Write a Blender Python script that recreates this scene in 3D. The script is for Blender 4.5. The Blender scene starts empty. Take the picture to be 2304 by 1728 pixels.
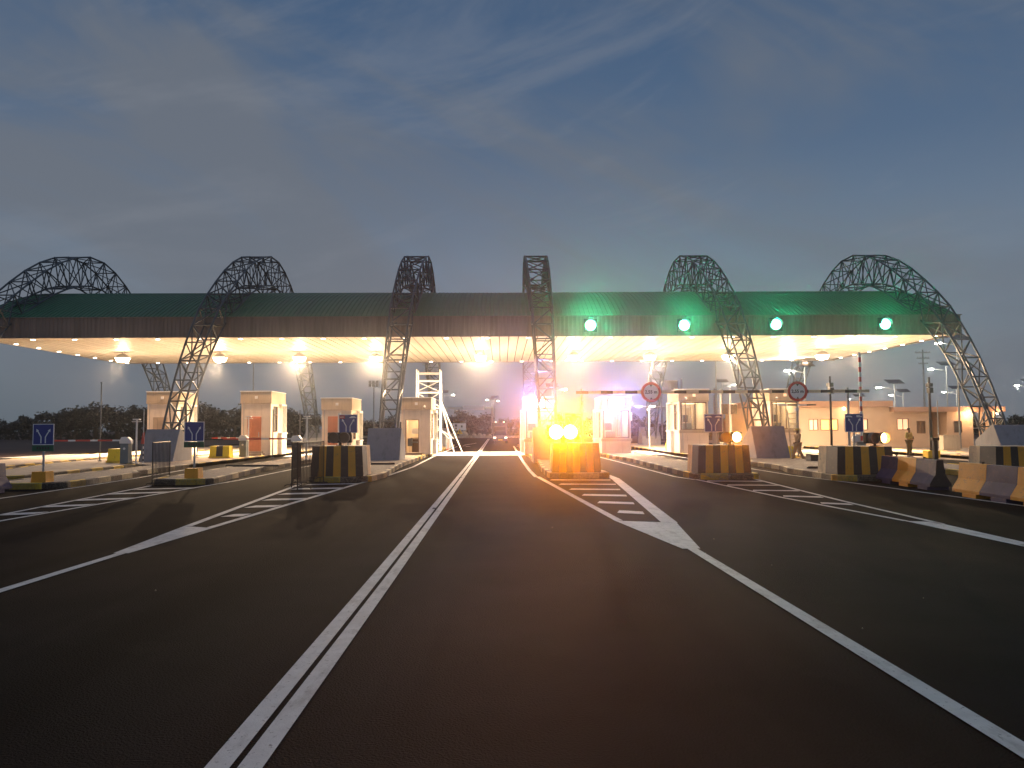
import bpy, bmesh, math, random
from mathutils import Vector, Matrix
R = math.radians
PI = math.pi
random.seed(7)
sc = bpy.context.scene
col = sc.collection

# ------------------------------------------------------------------ camera
cam_d = bpy.data.cameras.new('camera')
cam_d.sensor_width = 36.0
cam_d.lens = 1750.0 / 2304.0 * 36.0
cam_d.clip_start = 0.1
cam_d.clip_end = 4000
cam = bpy.data.objects.new('camera', cam_d)
col.objects.link(cam)
cam.location = (0, 0, 1.8)
cam.rotation_euler = (Matrix.Rotation(R(-0.7364), 4, 'Z') @ Matrix.Rotation(R(90 + 3.2666), 4, 'X')
                      @ Matrix.Rotation(R(-0.3037), 4, 'Z')).to_euler()
sc.camera = cam

# ------------------------------------------------------------------ sky
W = bpy.data.worlds.new('World')
sc.world = W
W.use_nodes = True
nt = W.node_tree
nt.nodes.clear()
def wn(t, **k):
    n = nt.nodes.new(t)
    for a, b in k.items():
        setattr(n, a, b)
    return n
L = nt.links.new
SKX = 0.2
SKY_ELEV, SKY_ROT, SKY_STR = 1.0, 180.0, 0.12
sky = wn('ShaderNodeTexSky', sky_type='NISHITA', sun_disc=False)
sky.sun_elevation = R(SKY_ELEV)
sky.sun_rotation = R(SKY_ROT)
sky.air_density = 1.0
sky.dust_density = 1.5
sky.ozone_density = 3.0
tc = wn('ShaderNodeTexCoord')
sep = wn('ShaderNodeSeparateXYZ')
L(tc.outputs['Generated'], sep.inputs[0])
zz = wn('ShaderNodeMath', operation='MAXIMUM'); zz.inputs[1].default_value = 0.0
L(sep.outputs['Z'], zz.inputs[0])
za = wn('ShaderNodeMath', operation='ADD'); za.inputs[1].default_value = 0.12
L(zz.outputs[0], za.inputs[0])
dx = wn('ShaderNodeMath', operation='DIVIDE'); L(sep.outputs['X'], dx.inputs[0]); L(za.outputs[0], dx.inputs[1])
dy = wn('ShaderNodeMath', operation='DIVIDE'); L(sep.outputs['Y'], dy.inputs[0]); L(za.outputs[0], dy.inputs[1])
cb = wn('ShaderNodeCombineXYZ'); L(dx.outputs[0], cb.inputs[0]); L(dy.outputs[0], cb.inputs[1])
def cloud(rot, sc3, scale, detail, lo, hi, rough=0.55, off=(0, 0, 0), dist=0.6):
    mr = wn('ShaderNodeMapping'); mr.inputs['Rotation'].default_value = (0, R(rot), 0); mr.inputs['Location'].default_value = off
    L(tc.outputs['Generated'], mr.inputs[0])
    mp = wn('ShaderNodeMapping'); mp.inputs['Scale'].default_value = sc3
    L(mr.outputs[0], mp.inputs[0])
    n = wn('ShaderNodeTexNoise')
    n.inputs['Scale'].default_value = scale; n.inputs['Detail'].default_value = detail
    n.inputs['Roughness'].default_value = rough; n.inputs['Distortion'].default_value = dist
    L(mp.outputs[0], n.inputs['Vector'])
    r = wn('ShaderNodeMapRange', interpolation_type='SMOOTHSTEP')
    r.inputs['From Min'].default_value = lo; r.inputs['From Max'].default_value = hi
    L(n.outputs['Fac'], r.inputs['Value'])
    return r.outputs[0]
big = cloud(-24, (1, 1, 3.0), 1.35, 5, 0.40, 0.62, off=(SKX, 0.3, 0.15))
wisp = cloud(16, (1, 1, 4.2), 2.6, 9, 0.50, 0.72, rough=0.62, off=(0.4, 1.2, 0.6), dist=0.5)
# elevation ramp of the clear dusk sky, then two cloud layers over it
ramp = wn('ShaderNodeValToRGB')
cr = ramp.color_ramp
cr.elements[0].position = 0.0; cr.elements[0].color = (0.110, 0.138, 0.165, 1)
cr.elements[1].position = 1.0; cr.elements[1].color = (0.04, 0.085, 0.19, 1)
for p, c in [(0.10, (0.150, 0.180, 0.220, 1)), (0.20, (0.145, 0.188, 0.248, 1)), (0.33, (0.082, 0.128, 0.205, 1)), (0.50, (0.048, 0.092, 0.172, 1))]:
    e = cr.elements.new(p); e.color = c
L(zz.outputs[0], ramp.inputs[0])
SKS = wn('ShaderNodeMix', data_type='RGBA', blend_type='MULTIPLY')
SKS.inputs['Factor'].default_value = 1
L(sky.outputs[0], SKS.inputs[6])
SKS.inputs[7].default_value = (SKY_STR, SKY_STR, SKY_STR, 1)
mixs = wn('ShaderNodeMix', data_type='RGBA', blend_type='MIX')
mixs.inputs['Factor'].default_value = 0.86
L(SKS.outputs[2], mixs.inputs[6]); L(ramp.outputs[0], mixs.inputs[7])
m1 = wn('ShaderNodeMix', data_type='RGBA', blend_type='MIX')
f1 = wn('ShaderNodeMath', operation='MULTIPLY'); f1.inputs[1].default_value = 0.85
L(big, f1.inputs[0]); L(f1.outputs[0], m1.inputs['Factor'])
L(mixs.outputs[2], m1.inputs[6]); m1.inputs[7].default_value = (0.122, 0.138, 0.165, 1)
m2 = wn('ShaderNodeMix', data_type='RGBA', blend_type='MIX')
f2 = wn('ShaderNodeMath', operation='MULTIPLY'); f2.inputs[1].default_value = 0.30
L(wisp, f2.inputs[0]); L(f2.outputs[0], m2.inputs['Factor'])
L(m1.outputs[2], m2.inputs[6]); m2.inputs[7].default_value = (0.19, 0.205, 0.235, 1)
# sky behind the camera brightened, as an assumed afterglow, to lift the road lines
back_sky = wn('ShaderNodeMapRange', interpolation_type='SMOOTHSTEP')
back_sky.inputs['From Min'].default_value = 0.0; back_sky.inputs['From Max'].default_value = -1.0
back_sky.inputs['To Min'].default_value = 1.22; back_sky.inputs['To Max'].default_value = 1.7
L(sep.outputs['Y'], back_sky.inputs['Value'])
bg = wn('ShaderNodeBackground')
L(m2.outputs[2], bg.inputs['Color']); L(back_sky.outputs[0], bg.inputs['Strength'])
wo = wn('ShaderNodeOutputWorld')
L(bg.outputs[0], wo.inputs['Surface'])

# weak afterglow sun, very soft, from behind the camera
sd = bpy.data.lights.new('afterglow_sun', 'SUN')
sd.energy = 0.06; sd.angle = R(25); sd.color = (1, 0.86, 0.74)
so = bpy.data.objects.new('afterglow_sun', sd); col.objects.link(so)
so.rotation_euler = (R(75), 0, R(-8))

sc.view_settings.view_transform = 'Standard'
sc.view_settings.look = 'None'
sc.view_settings.exposure = 0
sc.view_settings.gamma = 1
sc.render.engine = 'CYCLES'
cy = sc.cycles
cy.use_denoising = True
try:
    cy.denoiser = 'OPENIMAGEDENOISE'
except Exception:
    pass
cy.max_bounces = 6; cy.diffuse_bounces = 3; cy.glossy_bounces = 3; cy.transmission_bounces = 6; cy.transparent_max_bounces = 12; cy.volume_bounces = 0
cy.sample_clamp_indirect = 0.0
cy.caustics_reflective = False; cy.caustics_refractive = False
cy.use_light_tree = True

# ------------------------------------------------------------------ materials
def mat(name, c, rough=0.7, metal=0.0, var=0.12, vs=3.0, bump=0.0, bs=20.0, dirt=None, dirt_s=0.6, spec=0.5, stretch=None):
    m = bpy.data.materials.new(name); m.use_nodes = True
    t = m.node_tree; b = t.nodes['Principled BSDF']
    b.inputs['Roughness'].default_value = rough; b.inputs['Metallic'].default_value = metal
    b.inputs['Specular IOR Level'].default_value = spec
    tcn = t.nodes.new('ShaderNodeTexCoord')
    vec = tcn.outputs['Object']
    if stretch:
        mp = t.nodes.new('ShaderNodeMapping'); mp.inputs['Scale'].default_value = stretch
        t.links.new(vec, mp.inputs[0]); vec = mp.outputs[0]
    n = t.nodes.new('ShaderNodeTexNoise'); n.inputs['Scale'].default_value = vs; n.inputs['Detail'].default_value = 6
    t.links.new(vec, n.inputs['Vector'])
    rp = t.nodes.new('ShaderNodeValToRGB')
    rp.color_ramp.elements[0].position = 0.3; rp.color_ramp.elements[1].position = 0.7
    rp.color_ramp.elements[0].color = (*[max(0, x * (1 - var)) for x in c], 1)
    rp.color_ramp.elements[1].color = (*[min(1, x * (1 + var)) for x in c], 1)
    t.links.new(n.outputs['Fac'], rp.inputs[0])
    out = rp.outputs[0]
    if dirt:
        n2 = t.nodes.new('ShaderNodeTexNoise'); n2.inputs['Scale'].default_value = dirt_s; n2.inputs['Detail'].default_value = 8
        n2.inputs['Roughness'].default_value = 0.7
        t.links.new(vec, n2.inputs['Vector'])
        mr = t.nodes.new('ShaderNodeMapRange'); mr.inputs['From Min'].default_value = 0.5; mr.inputs['From Max'].default_value = 0.75
        mr.inputs['To Max'].default_value = 0.7
        t.links.new(n2.outputs['Fac'], mr.inputs['Value'])
        mx = t.nodes.new('ShaderNodeMix'); mx.data_type = 'RGBA'
        t.links.new(mr.outputs[0], mx.inputs['Factor']); t.links.new(out, mx.inputs[6]); mx.inputs[7].default_value = (*dirt, 1)
        out = mx.outputs[2]
    t.links.new(out, b.inputs['Base Color'])
    if bump:
        n3 = t.nodes.new('ShaderNodeTexNoise'); n3.inputs['Scale'].default_value = bs; n3.inputs['Detail'].default_value = 5
        t.links.new(vec, n3.inputs['Vector'])
        bp = t.nodes.new('ShaderNodeBump'); bp.inputs['Strength'].default_value = bump; bp.inputs['Distance'].default_value = 0.02
        t.links.new(n3.outputs['Fac'], bp.inputs['Height']); t.links.new(bp.outputs[0], b.inputs['Normal'])
    return m
def emit(name, c, s):
    m = bpy.data.materials.new(name); m.use_nodes = True
    b = m.node_tree.nodes['Principled BSDF']
    b.inputs['Base Color'].default_value = (*c, 1)
    b.inputs['Emission Color'].default_value = (*c, 1); b.inputs['Emission Strength'].default_value = s
    return m
M = {}
M['asphalt'] = mat('asphalt', (0.0150, 0.0128, 0.0122), 0.9, var=0.22, vs=0.9, bump=0.6, bs=60, dirt=(0.018, 0.0155, 0.0148), dirt_s=0.22, spec=0.03)
def enrich(m, layers):
    t = m.node_tree; b = t.nodes['Principled BSDF']; l = b.inputs['Base Color'].links[0]; out = l.from_socket
    tcn = t.nodes.new('ShaderNodeTexCoord')
    for (scl, sc_, det, lo, hi, amt, colr, rgh) in layers:
        mp = t.nodes.new('ShaderNodeMapping'); mp.inputs['Scale'].default_value = scl; t.links.new(tcn.outputs['Object'], mp.inputs[0])
        n = t.nodes.new('ShaderNodeTexNoise'); n.inputs['Scale'].default_value = sc_; n.inputs['Detail'].default_value = det; n.inputs['Roughness'].default_value = rgh
        t.links.new(mp.outputs[0], n.inputs['Vector'])
        mr = t.nodes.new('ShaderNodeMapRange'); mr.inputs['From Min'].default_value = lo; mr.inputs['From Max'].default_value = hi; mr.inputs['To Max'].default_value = amt
        t.links.new(n.outputs['Fac'], mr.inputs['Value'])
        mx = t.nodes.new('ShaderNodeMix'); mx.data_type = 'RGBA'; t.links.new(mr.outputs[0], mx.inputs['Factor']); t.links.new(out, mx.inputs[6]); mx.inputs[7].default_value = (*colr, 1); out = mx.outputs[2]
    t.links.new(out, b.inputs['Base Color'])
M['earth'] = mat('earth', (0.075, 0.036, 0.025), 0.95, var=0.3, vs=0.3, bump=0.6, bs=3)
M['yard'] = mat('yard_concrete', (0.30, 0.25, 0.20), 0.9, var=0.15, vs=0.5, dirt=(0.2, 0.15, 0.12))
M['paint'] = mat('road_paint', (0.66, 0.65, 0.63), 0.75, var=0.10, vs=6, bump=0.15, bs=80, dirt=(0.42, 0.40, 0.38), dirt_s=1.1)
enrich(M['asphalt'], [((1.0, .035, 1), .75, 3, .50, .66, .75, (.007, .006, .006), .5), ((1.3, .05, 1), .9, 4, .56, .70, .5, (.020, .017, .0155), .55),
                      ((1, 1, 1), .55, 7, .60, .64, .45, (.018, .0155, .0145), .7), ((1, 1, 1), 2.3, 8, .66, .70, .8, (.007, .0065, .006), .75)])
enrich(M['paint'], [((1, .25, 1), 5, 7, .52, .66, .55, (.30, .28, .27), .7), ((1, 1, 1), 26, 6, .60, .66, .75, (.09, .08, .08), .7)])
M['gravel'] = mat('gravel', (0.38, 0.31, 0.24), 0.95, var=0.40, vs=14, bump=1.0, bs=30)
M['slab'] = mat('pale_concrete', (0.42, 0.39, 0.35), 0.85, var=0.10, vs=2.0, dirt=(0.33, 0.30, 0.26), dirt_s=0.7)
M['paver'] = mat('paving', (0.34, 0.29, 0.24), 0.9, var=0.2, vs=4, bump=0.4, bs=20, dirt=(0.22, 0.18, 0.15))
M['kyel'] = mat('kerb_yellow', (0.85, 0.56, 0.04), 0.7, var=0.15, vs=5, dirt=(0.45, 0.30, 0.10), dirt_s=1.4)
M['kblk'] = mat('kerb_black', (0.045, 0.038, 0.034), 0.75, var=0.25, vs=5, dirt=(0.13, 0.11, 0.09), dirt_s=1.4)
M['kcream'] = mat('kerb_faded', (0.72, 0.60, 0.40), 0.8, var=0.15, vs=5, dirt=(0.4, 0.33, 0.25), dirt_s=1.6)
M['kgrey'] = mat('kerb_worn_grey', (0.19, 0.165, 0.15), 0.8, var=0.2, vs=5)
M['byel'] = mat('block_yellow', (0.78, 0.34, 0.02), 0.6, var=0.10, vs=3, dirt=(0.45, 0.2, 0.03), dirt_s=1.5)
M['bblk'] = mat('block_black', (0.030, 0.022, 0.022), 0.6, var=0.2, vs=3)
M['bblue'] = mat('barrier_dark_blue', (0.04, 0.04, 0.12), 0.65, var=0.2, vs=3, dirt=(0.13, 0.10, 0.12), dirt_s=1.5)
M['plinth'] = mat('pedestal_grey', (0.24, 0.25, 0.28), 0.85, var=0.06, vs=2.5, bump=0.1, bs=30, dirt=(0.2, 0.2, 0.22), dirt_s=0.7)
M['steel'] = mat('arch_steel', (0.085, 0.10, 0.11), 0.42, metal=0.35, var=0.15, vs=5)
M['galv'] = mat('galvanised_steel', (0.42, 0.43, 0.44), 0.45, metal=0.5, var=0.12, vs=5)
M['dsteel'] = mat('dark_steel', (0.035, 0.033, 0.033), 0.5, metal=0.3, var=0.2, vs=8)
M['green'] = mat('roof_green', (0.022, 0.145, 0.055), 0.45, var=0.12, vs=0.8, dirt=(0.045, 0.13, 0.08), dirt_s=0.4, stretch=(3, 0.4, 1))
M['fascia'] = mat('fascia_brown_grey', (0.20, 0.165, 0.145), 0.6, var=0.12, vs=1.2, stretch=(4, 1, 0.3), dirt=(0.14, 0.11, 0.10), dirt_s=0.5)
M['soffit'] = mat('soffit_white', (0.66, 0.60, 0.53), 0.45, var=0.10, vs=0.8, dirt=(0.45, 0.38, 0.31), dirt_s=0.5, stretch=(3, .25, 1))
M['gap'] = mat('soffit_gap', (0.07, 0.06, 0.055), 0.8)
M['wall'] = mat('booth_wall_cream', (0.80, 0.70, 0.58), 0.8, var=0.04, vs=2, bump=0.08, bs=60, dirt=(0.6, 0.48, 0.36), dirt_s=0.8)
M['parapet'] = mat('booth_parapet_tan', (0.50, 0.41, 0.30), 0.8, var=0.05, vs=2, bump=0.08, bs=60)
M['white'] = mat('white_paint', (0.78, 0.77, 0.75), 0.45, var=0.05, vs=4)
M['door'] = mat('door_terracotta', (0.60, 0.24, 0.13), 0.5, var=0.08, vs=4)
M['doorc'] = mat('door_cream', (0.52, 0.40, 0.28), 0.5, var=0.06, vs=4)
M['frame'] = mat('window_frame_brown', (0.16, 0.10, 0.07), 0.5, var=0.1)
M['room'] = mat('room_wall', (0.80, 0.70, 0.55), 0.8, var=0.05)
M['dark'] = mat('dark_plastic', (0.03, 0.03, 0.032), 0.5, var=0.2)
M['grey'] = mat('cabinet_grey', (0.16, 0.19, 0.20), 0.5, var=0.08)
M['blue'] = mat('sign_blue', (0.018, 0.035, 0.22), 0.4, var=0.05, spec=0.6)
M['sgreen'] = mat('plate_green', (0.015, 0.10, 0.055), 0.4, var=0.05)
M['signw'] = mat('sign_white', (0.80, 0.80, 0.82), 0.4, var=0.03)
M['red'] = mat('sign_red', (0.55, 0.04, 0.035), 0.45, var=0.06)
M['boomred'] = mat('boom_red', (0.60, 0.07, 0.05), 0.45, var=0.06)
M['yellow'] = mat('guard_yellow', (0.90, 0.68, 0.02), 0.5, var=0.05, vs=3)
M['leaf'] = mat('tree_leaves', (0.017, 0.020, 0.011), 0.8, var=0.45, vs=0.7)
M['leaf2'] = mat('tree_leaves_brownish', (0.026, 0.019, 0.013), 0.8, var=0.4, vs=0.7)
M['bark'] = mat('tree_bark', (0.08, 0.06, 0.045), 0.9, var=0.3, vs=6)
M['bwall'] = mat('office_wall', (0.46, 0.33, 0.235), 0.85, var=0.05, vs=1.2, dirt=(0.38, 0.27, 0.19), dirt_s=0.4)
M['bslab'] = mat('office_parapet', (0.34, 0.20, 0.14), 0.85, var=0.08, vs=1)
M['skin'] = mat('skin_brown', (0.20, 0.10, 0.06), 0.6, var=0.05)
M['tan'] = mat('coverall_tan', (0.50, 0.30, 0.16), 0.85, var=0.1)
M['olive'] = mat('shirt_khaki', (0.34, 0.29, 0.10), 0.85, var=0.1)
M['trous'] = mat('trousers_dark_green', (0.06, 0.055, 0.02), 0.85, var=0.1)
M['helmet'] = mat('helmet_yellow', (0.75, 0.50, 0.10), 0.35, var=0.03)
M['brick'] = mat('brick_red', (0.28, 0.10, 0.06), 0.9, var=0.2, vs=6)
M['carpaint'] = mat('car_paint_dark', (0.10, 0.07, 0.10), 0.3, metal=0.4, var=0.05)
M['tyre'] = mat('tyre_rubber', (0.02, 0.02, 0.02), 0.85)
M['panelpv'] = mat('solar_panel', (0.02, 0.025, 0.05), 0.3, var=0.2)
M['poleg'] = mat('pole_grey', (0.22, 0.23, 0.23), 0.5, metal=0.4, var=0.1)
M['stone'] = mat('pale_stone', (0.42, 0.38, 0.30), 0.9, var=0.35, vs=2.5, bump=0.6, bs=8)
M['boulder'] = mat('island_planting', (0.13, 0.12, 0.05), 0.9, var=0.4, vs=2)
M['e_warm'] = emit('lamp_warm', (1.0, 0.80, 0.50), 22)
M['e_dot'] = emit('downlight_warm', (1.0, 0.82, 0.60), 14)
M['e_blue'] = emit('flood_bluewhite', (0.75, 0.80, 1.0), 60)
M['e_amber'] = emit('beacon_amber', (1.0, 0.62, 0.22), 22)
M['e_green'] = emit('signal_green', (0.25, 1.0, 0.62), 8)
M['e_street'] = emit('street_led', (1.0, 1.0, 0.86), 40)
M['e_room'] = emit('room_light', (1.0, 0.78, 0.45), 2.2)
M['e_win'] = emit('lit_window', (1.0, 0.62, 0.20), 1.1)
M['e_winp'] = emit('lit_window_pale', (1.0, 0.66, 0.42), 0.75)
M['e_car'] = emit('car_lamp', (1.0, 0.75, 0.6), 6)
def glassm():
    m = bpy.data.materials.new('window_glass'); m.use_nodes = True
    t = m.node_tree; b = t.nodes['Principled BSDF']
    b.inputs['Base Color'].default_value = (0.9, 0.95, 0.95, 1); b.inputs['Roughness'].default_value = 0.05
    tr = t.nodes.new('ShaderNodeBsdfTransparent'); tr.inputs[0].default_value = (0.92, 0.93, 0.92, 1)
    mx = t.nodes.new('ShaderNodeMixShader'); mx.inputs[0].default_value = 0.12
    t.links.new(tr.outputs[0], mx.inputs[1]); t.links.new(b.outputs[0], mx.inputs[2])
    t.links.new(mx.outputs[0], t.nodes['Material Output'].inputs['Surface'])
    return m
M['glass'] = glassm()

# ------------------------------------------------------------------ mesh builder
for k_ in ('byel', 'bblk', 'bblue', 'kyel', 'kblk', 'kcream', 'yellow'):
    enrich(M[k_], [((1, 1, 2.5), 4.5, 8, .58, .66, .6, (.16, .125, .10), .75), ((1, 1, .35), 9, 6, .60, .72, .45, (.03, .025, .022), .7)])
enrich(M['wall'], [((3, 3, .3), 2.2, 7, .54, .72, .45, (.42, .34, .26), .65)])
enrich(M['parapet'], [((3, 3, .3), 2.2, 7, .52, .70, .5, (.28, .22, .16), .65)])
enrich(M['plinth'], [((2, 2, .35), 2.0, 7, .52, .70, .55, (.14, .14, .155), .65)])
enrich(M['fascia'], [((3, 1, .2), .9, 7, .50, .68, .5, (.11, .085, .07), .6)])
enrich(M['green'], [((1, .12, .12), .8, 6, .50, .66, .5, (.035, .09, .05), .6)])
class MB:
    def __init__(s):
        s.v = []; s.f = []; s.mi = []; s.k = 0
    def add(s, vs, fs, k=None):
        o = len(s.v); s.v += [tuple(p) for p in vs]
        for f in fs:
            s.f.append([o + i for i in f]); s.mi.append(s.k if k is None else k)
    def box(s, x0, y0, z0, x1, y1, z1, k=None):
        v = [(x, y, z) for z in (z0, z1) for y in (y0, y1) for x in (x0, x1)]
        s.add(v, [(0, 2, 3, 1), (4, 5, 7, 6), (0, 1, 5, 4), (2, 6, 7, 3), (0, 4, 6, 2), (1, 3, 7, 5)], k)
    def hexa(s, b, t, k=None):      # b, t: 4 points each, same winding
        s.add(list(b) + list(t), [(3, 2, 1, 0), (4, 5, 6, 7), (0, 1, 5, 4), (1, 2, 6, 5), (2, 3, 7, 6), (3, 0, 4, 7)], k)
    def prism(s, pts, h0, h1, ax='z', k=None):   # extrude a polygon (ccw) along an axis
        n = len(pts)
        def P(p, h):
            return (p[0], p[1], h) if ax == 'z' else ((h, p[0], p[1]) if ax == 'x' else (p[0], h, p[1]))
        v = [P(p, h0) for p in pts] + [P(p, h1) for p in pts]
        f = [tuple(range(n - 1, -1, -1)), tuple(range(n, 2 * n))] + [(i, (i + 1) % n, n + (i + 1) % n, n + i) for i in range(n)]
        s.add(v, f, k)
    def tube(s, a, b, r, r2=None, n=6, k=None, cap=True):
        a = Vector(a); b = Vector(b); d = (b - a)
        if d.length < 1e-6: return
        d.normalize(); u = d.orthogonal().normalized(); w = d.cross(u); r2 = r if r2 is None else r2
        v = []
        for p, q in ((a, r), (b, r2)):
            for i in range(n):
                t = 2 * PI * i / n
                v.append(p + u * (q * math.cos(t)) + w * (q * math.sin(t)))
        f = [(i, (i + 1) % n, n + (i + 1) % n, n + i) for i in range(n)]
        if cap: f += [tuple(range(n - 1, -1, -1)), tuple(range(n, 2 * n))]
        s.add(v, f, k)
    def path(s, ps, r, n=6, k=None):
        for a, b in zip(ps, ps[1:]): s.tube(a, b, r, n=n, k=k)
    def disc(s, c, r, ax, t, n=28, k=None, r0=0.0):     # ax: 'y' faces along -y
        cx, cy_, cz = c
        ring = [(cx + r * math.cos(2 * PI * i / n), cz + r * math.sin(2 * PI * i / n)) for i in range(n)]
        if r0 <= 0:
            s.prism([(p[0], p[1]) for p in ring], cy_, cy_ + t, 'y', k); return
        inn = [(cx + r0 * math.cos(2 * PI * i / n), cz + r0 * math.sin(2 * PI * i / n)) for i in range(n)]
        v = [(p[0], cy_, p[1]) for p in ring] + [(p[0], cy_, p[1]) for p in inn] + [(p[0], cy_ + t, p[1]) for p in ring] + [(p[0], cy_ + t, p[1]) for p in inn]
        f = []
        for i in range(n):
            j = (i + 1) % n
            f += [(i, j, n + j, n + i), (2 * n + i, 3 * n + i, 3 * n + j, 2 * n + j), (i, 2 * n + i, 2 * n + j, j), (n + i, n + j, 3 * n + j, 3 * n + i)]
        s.add(v, f, k)
    def ball(s, c, rx, ry=None, rz=None, nu=12, nv=8, k=None, v0=0.0, v1=1.0):
        ry = rx if ry is None else ry; rz = rx if rz is None else rz
        v = []; f = []
        for j in range(nv + 1):
            t = PI * (v0 + (v1 - v0) * j / nv)
            for i in range(nu):
                p = 2 * PI * i / nu
                v.append((c[0] + rx * math.sin(t) * math.cos(p), c[1] + ry * math.sin(t) * math.sin(p), c[2] + rz * math.cos(t)))
        for j in range(nv):
            for i in range(nu):
                f.append((j * nu + i, (j + 1) * nu + i, (j + 1) * nu + (i + 1) % nu, j * nu + (i + 1) % nu))
        s.add(v, f, k)
    def build(s, name, m, parent=None, bevel=0.0, smooth=False, loc=None):
        me = bpy.data.meshes.new(name)
        me.from_pydata(s.v, [], s.f); me.update()
        for x in (m if isinstance(m, (list, tuple)) else [m]):
            me.materials.append(M[x] if isinstance(x, str) else x)
        for p, i in zip(me.polygons, s.mi):
            p.material_index = i; p.use_smooth = smooth
        bm = bmesh.new(); bm.from_mesh(me)
        bmesh.ops.recalc_face_normals(bm, faces=bm.faces)
        bm.to_mesh(me); bm.free()
        o = bpy.data.objects.new(name, me); col.objects.link(o)
        if parent: o.parent = parent
        if loc: o.location = loc
        if bevel:
            b = o.modifiers.new('bevel', 'BEVEL'); b.width = bevel; b.segments = 2; b.limit_method = 'ANGLE'
        return o
def tag(o, label=None, cat=None, group=None, kind=None):
    if label: o['label'] = label
    if cat: o['category'] = cat
    if group: o['group'] = group
    if kind: o['kind'] = kind
    return o
def empty(name, loc, label, cat, group=None, rz=0):
    o = bpy.data.objects.new(name, None); col.objects.link(o)
    o.location = loc; o.rotation_euler = (0, 0, rz); o.empty_display_size = 0.2
    return tag(o, label, cat, group)
def kids(o): return [c for c in bpy.data.objects if c.parent is o]
def copy_tree(o, parent=None):
    c = o.copy(); col.objects.link(c)
    if parent: c.parent = parent
    for ch in kids(o): copy_tree(ch, c)
    return c
def light(name, kind, loc, energy, color, parent=None, radius=0.1, aim=None, size=None, blend=0.3):
    d = bpy.data.lights.new(name, kind); d.energy = energy; d.color = color
    if kind in ('POINT', 'SPOT'): d.shadow_soft_size = radius
    if kind == 'SPOT': d.spot_size = size; d.spot_blend = blend
    if kind == 'AREA': d.shape = 'SQUARE'; d.size = radius
    o = bpy.data.objects.new(name, d); col.objects.link(o); o.location = loc
    if aim is not None: o.rotation_euler = Vector(aim).to_track_quat('-Z', 'Y').to_euler()
    if parent: o.parent = parent
    return o

# ------------------------------------------------------------------ ground, road, islands
g = MB()
g.add([(-1500, -60, -0.06), (1500, -60, -0.06), (1500, 1800, -0.06), (-1500, 1800, -0.06)], [(0, 1, 2, 3)])
tag(g.build('ground', 'earth'), kind='structure')
g = MB()
g.add([(-34, -12, 0), (24, -12, 0), (24, 100, 0), (-34, 100, 0)], [(0, 1, 2, 3)])
g.add([(-16, 100, 0), (20, 100, 0), (34, 140, 0), (-30, 140, 0)], [(0, 1, 2, 3)])
g.add([(-60, 140, 0), (70, 140, 0), (70, 175, 0), (-60, 175, 0)], [(0, 1, 2, 3)])
tag(g.build('road', 'asphalt'), kind='structure')
g = MB()
g.add([(24, 20, -0.01), (75, 20, -0.01), (75, 110, -0.01), (24, 110, -0.01)], [(0, 1, 2, 3)])
tag(g.build('yard', 'yard'), kind='structure')

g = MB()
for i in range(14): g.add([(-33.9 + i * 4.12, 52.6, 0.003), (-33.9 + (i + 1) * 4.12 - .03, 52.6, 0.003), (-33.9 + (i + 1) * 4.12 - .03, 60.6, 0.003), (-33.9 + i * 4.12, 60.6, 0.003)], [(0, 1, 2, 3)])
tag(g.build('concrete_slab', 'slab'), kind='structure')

def strip(mb, a, b, w, z=0.008):
    a = Vector((a[0], a[1], z)); b = Vector((b[0], b[1], z)); d = (b - a).normalized(); n = Vector((-d.y, d.x, 0)) * (w / 2)
    mb.add([a + n, a - n, b - n, b + n], [(0, 1, 2, 3)])
def pline(mb, pts, w, z=0.008):
    # mitred polyline
    n = len(pts); P = [Vector((p[0], p[1], z)) for p in pts]; Ls = []; Rs = []
    for i in range(n):
        d1 = (P[i] - P[i - 1]).normalized() if i else (P[1] - P[0]).normalized()
        d2 = (P[i + 1] - P[i]).normalized() if i < n - 1 else d1
        d = (d1 + d2).normalized(); nn = Vector((-d.y, d.x, 0)) * (w / 2)
        Ls.append(P[i] + nn); Rs.append(P[i] - nn)
    for i in range(n - 1): mb.add([Ls[i], Rs[i], Rs[i + 1], Ls[i + 1]], [(0, 1, 2, 3)])
def mark(mb, name='road_marking'): return tag(mb.build(name, 'paint'), kind='structure')
m = MB(); pline(m, [(-1.50, -5), (-1.54, 9.5), (-1.61, 23.5), (-1.77, 50), (-2.45, 136)], 0.135)
pline(m, [(-1.33, -5), (-1.36, 9.5), (-1.43, 23.5), (-1.59, 50), (-2.25, 136)], 0.135); mark(m)
def gore(tipY, tip, V, Lp, Rp, bars, w=0.15, wr=None):
    m = MB()
    # tip: (xl, xr) at tipY; V: y and x of inner vertex edges ; Lp/Rp outer edge polylines starting at the tip
    L0 = (Lp[0][0], Lp[0][1]); R0 = (Rp[0][0], Rp[0][1])
    wl = w; wr = w if wr is None else wr
    xl = Lp[1][0] + (0 if True else 0)
    m.add([(L0[0], L0[1], 0.008), (R0[0], R0[1], 0.008), (V[1][0], V[1][1], 0.008), (V[0][0], V[0][1], 0.008)], [(0, 1, 2, 3)])
    pline(m, [(p[0] + wl / 2, p[1]) for p in Lp[1:]], wl)
    pline(m, [(p[0] - wr / 2, p[1]) for p in Rp[1:]], wr)
    for a, b, t in bars:
        a = Vector((a[0], a[1], 0.008)); b = Vector((b[0], b[1], 0.008))
        m.add([a + Vector((-.12, -.02, 0)), b + Vector((0, -t / 2, 0)), b + Vector((0.05, t / 2, 0)), a + Vector((0.0, t, 0))], [(0, 1, 2, 3)])
    return mark(m)
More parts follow.
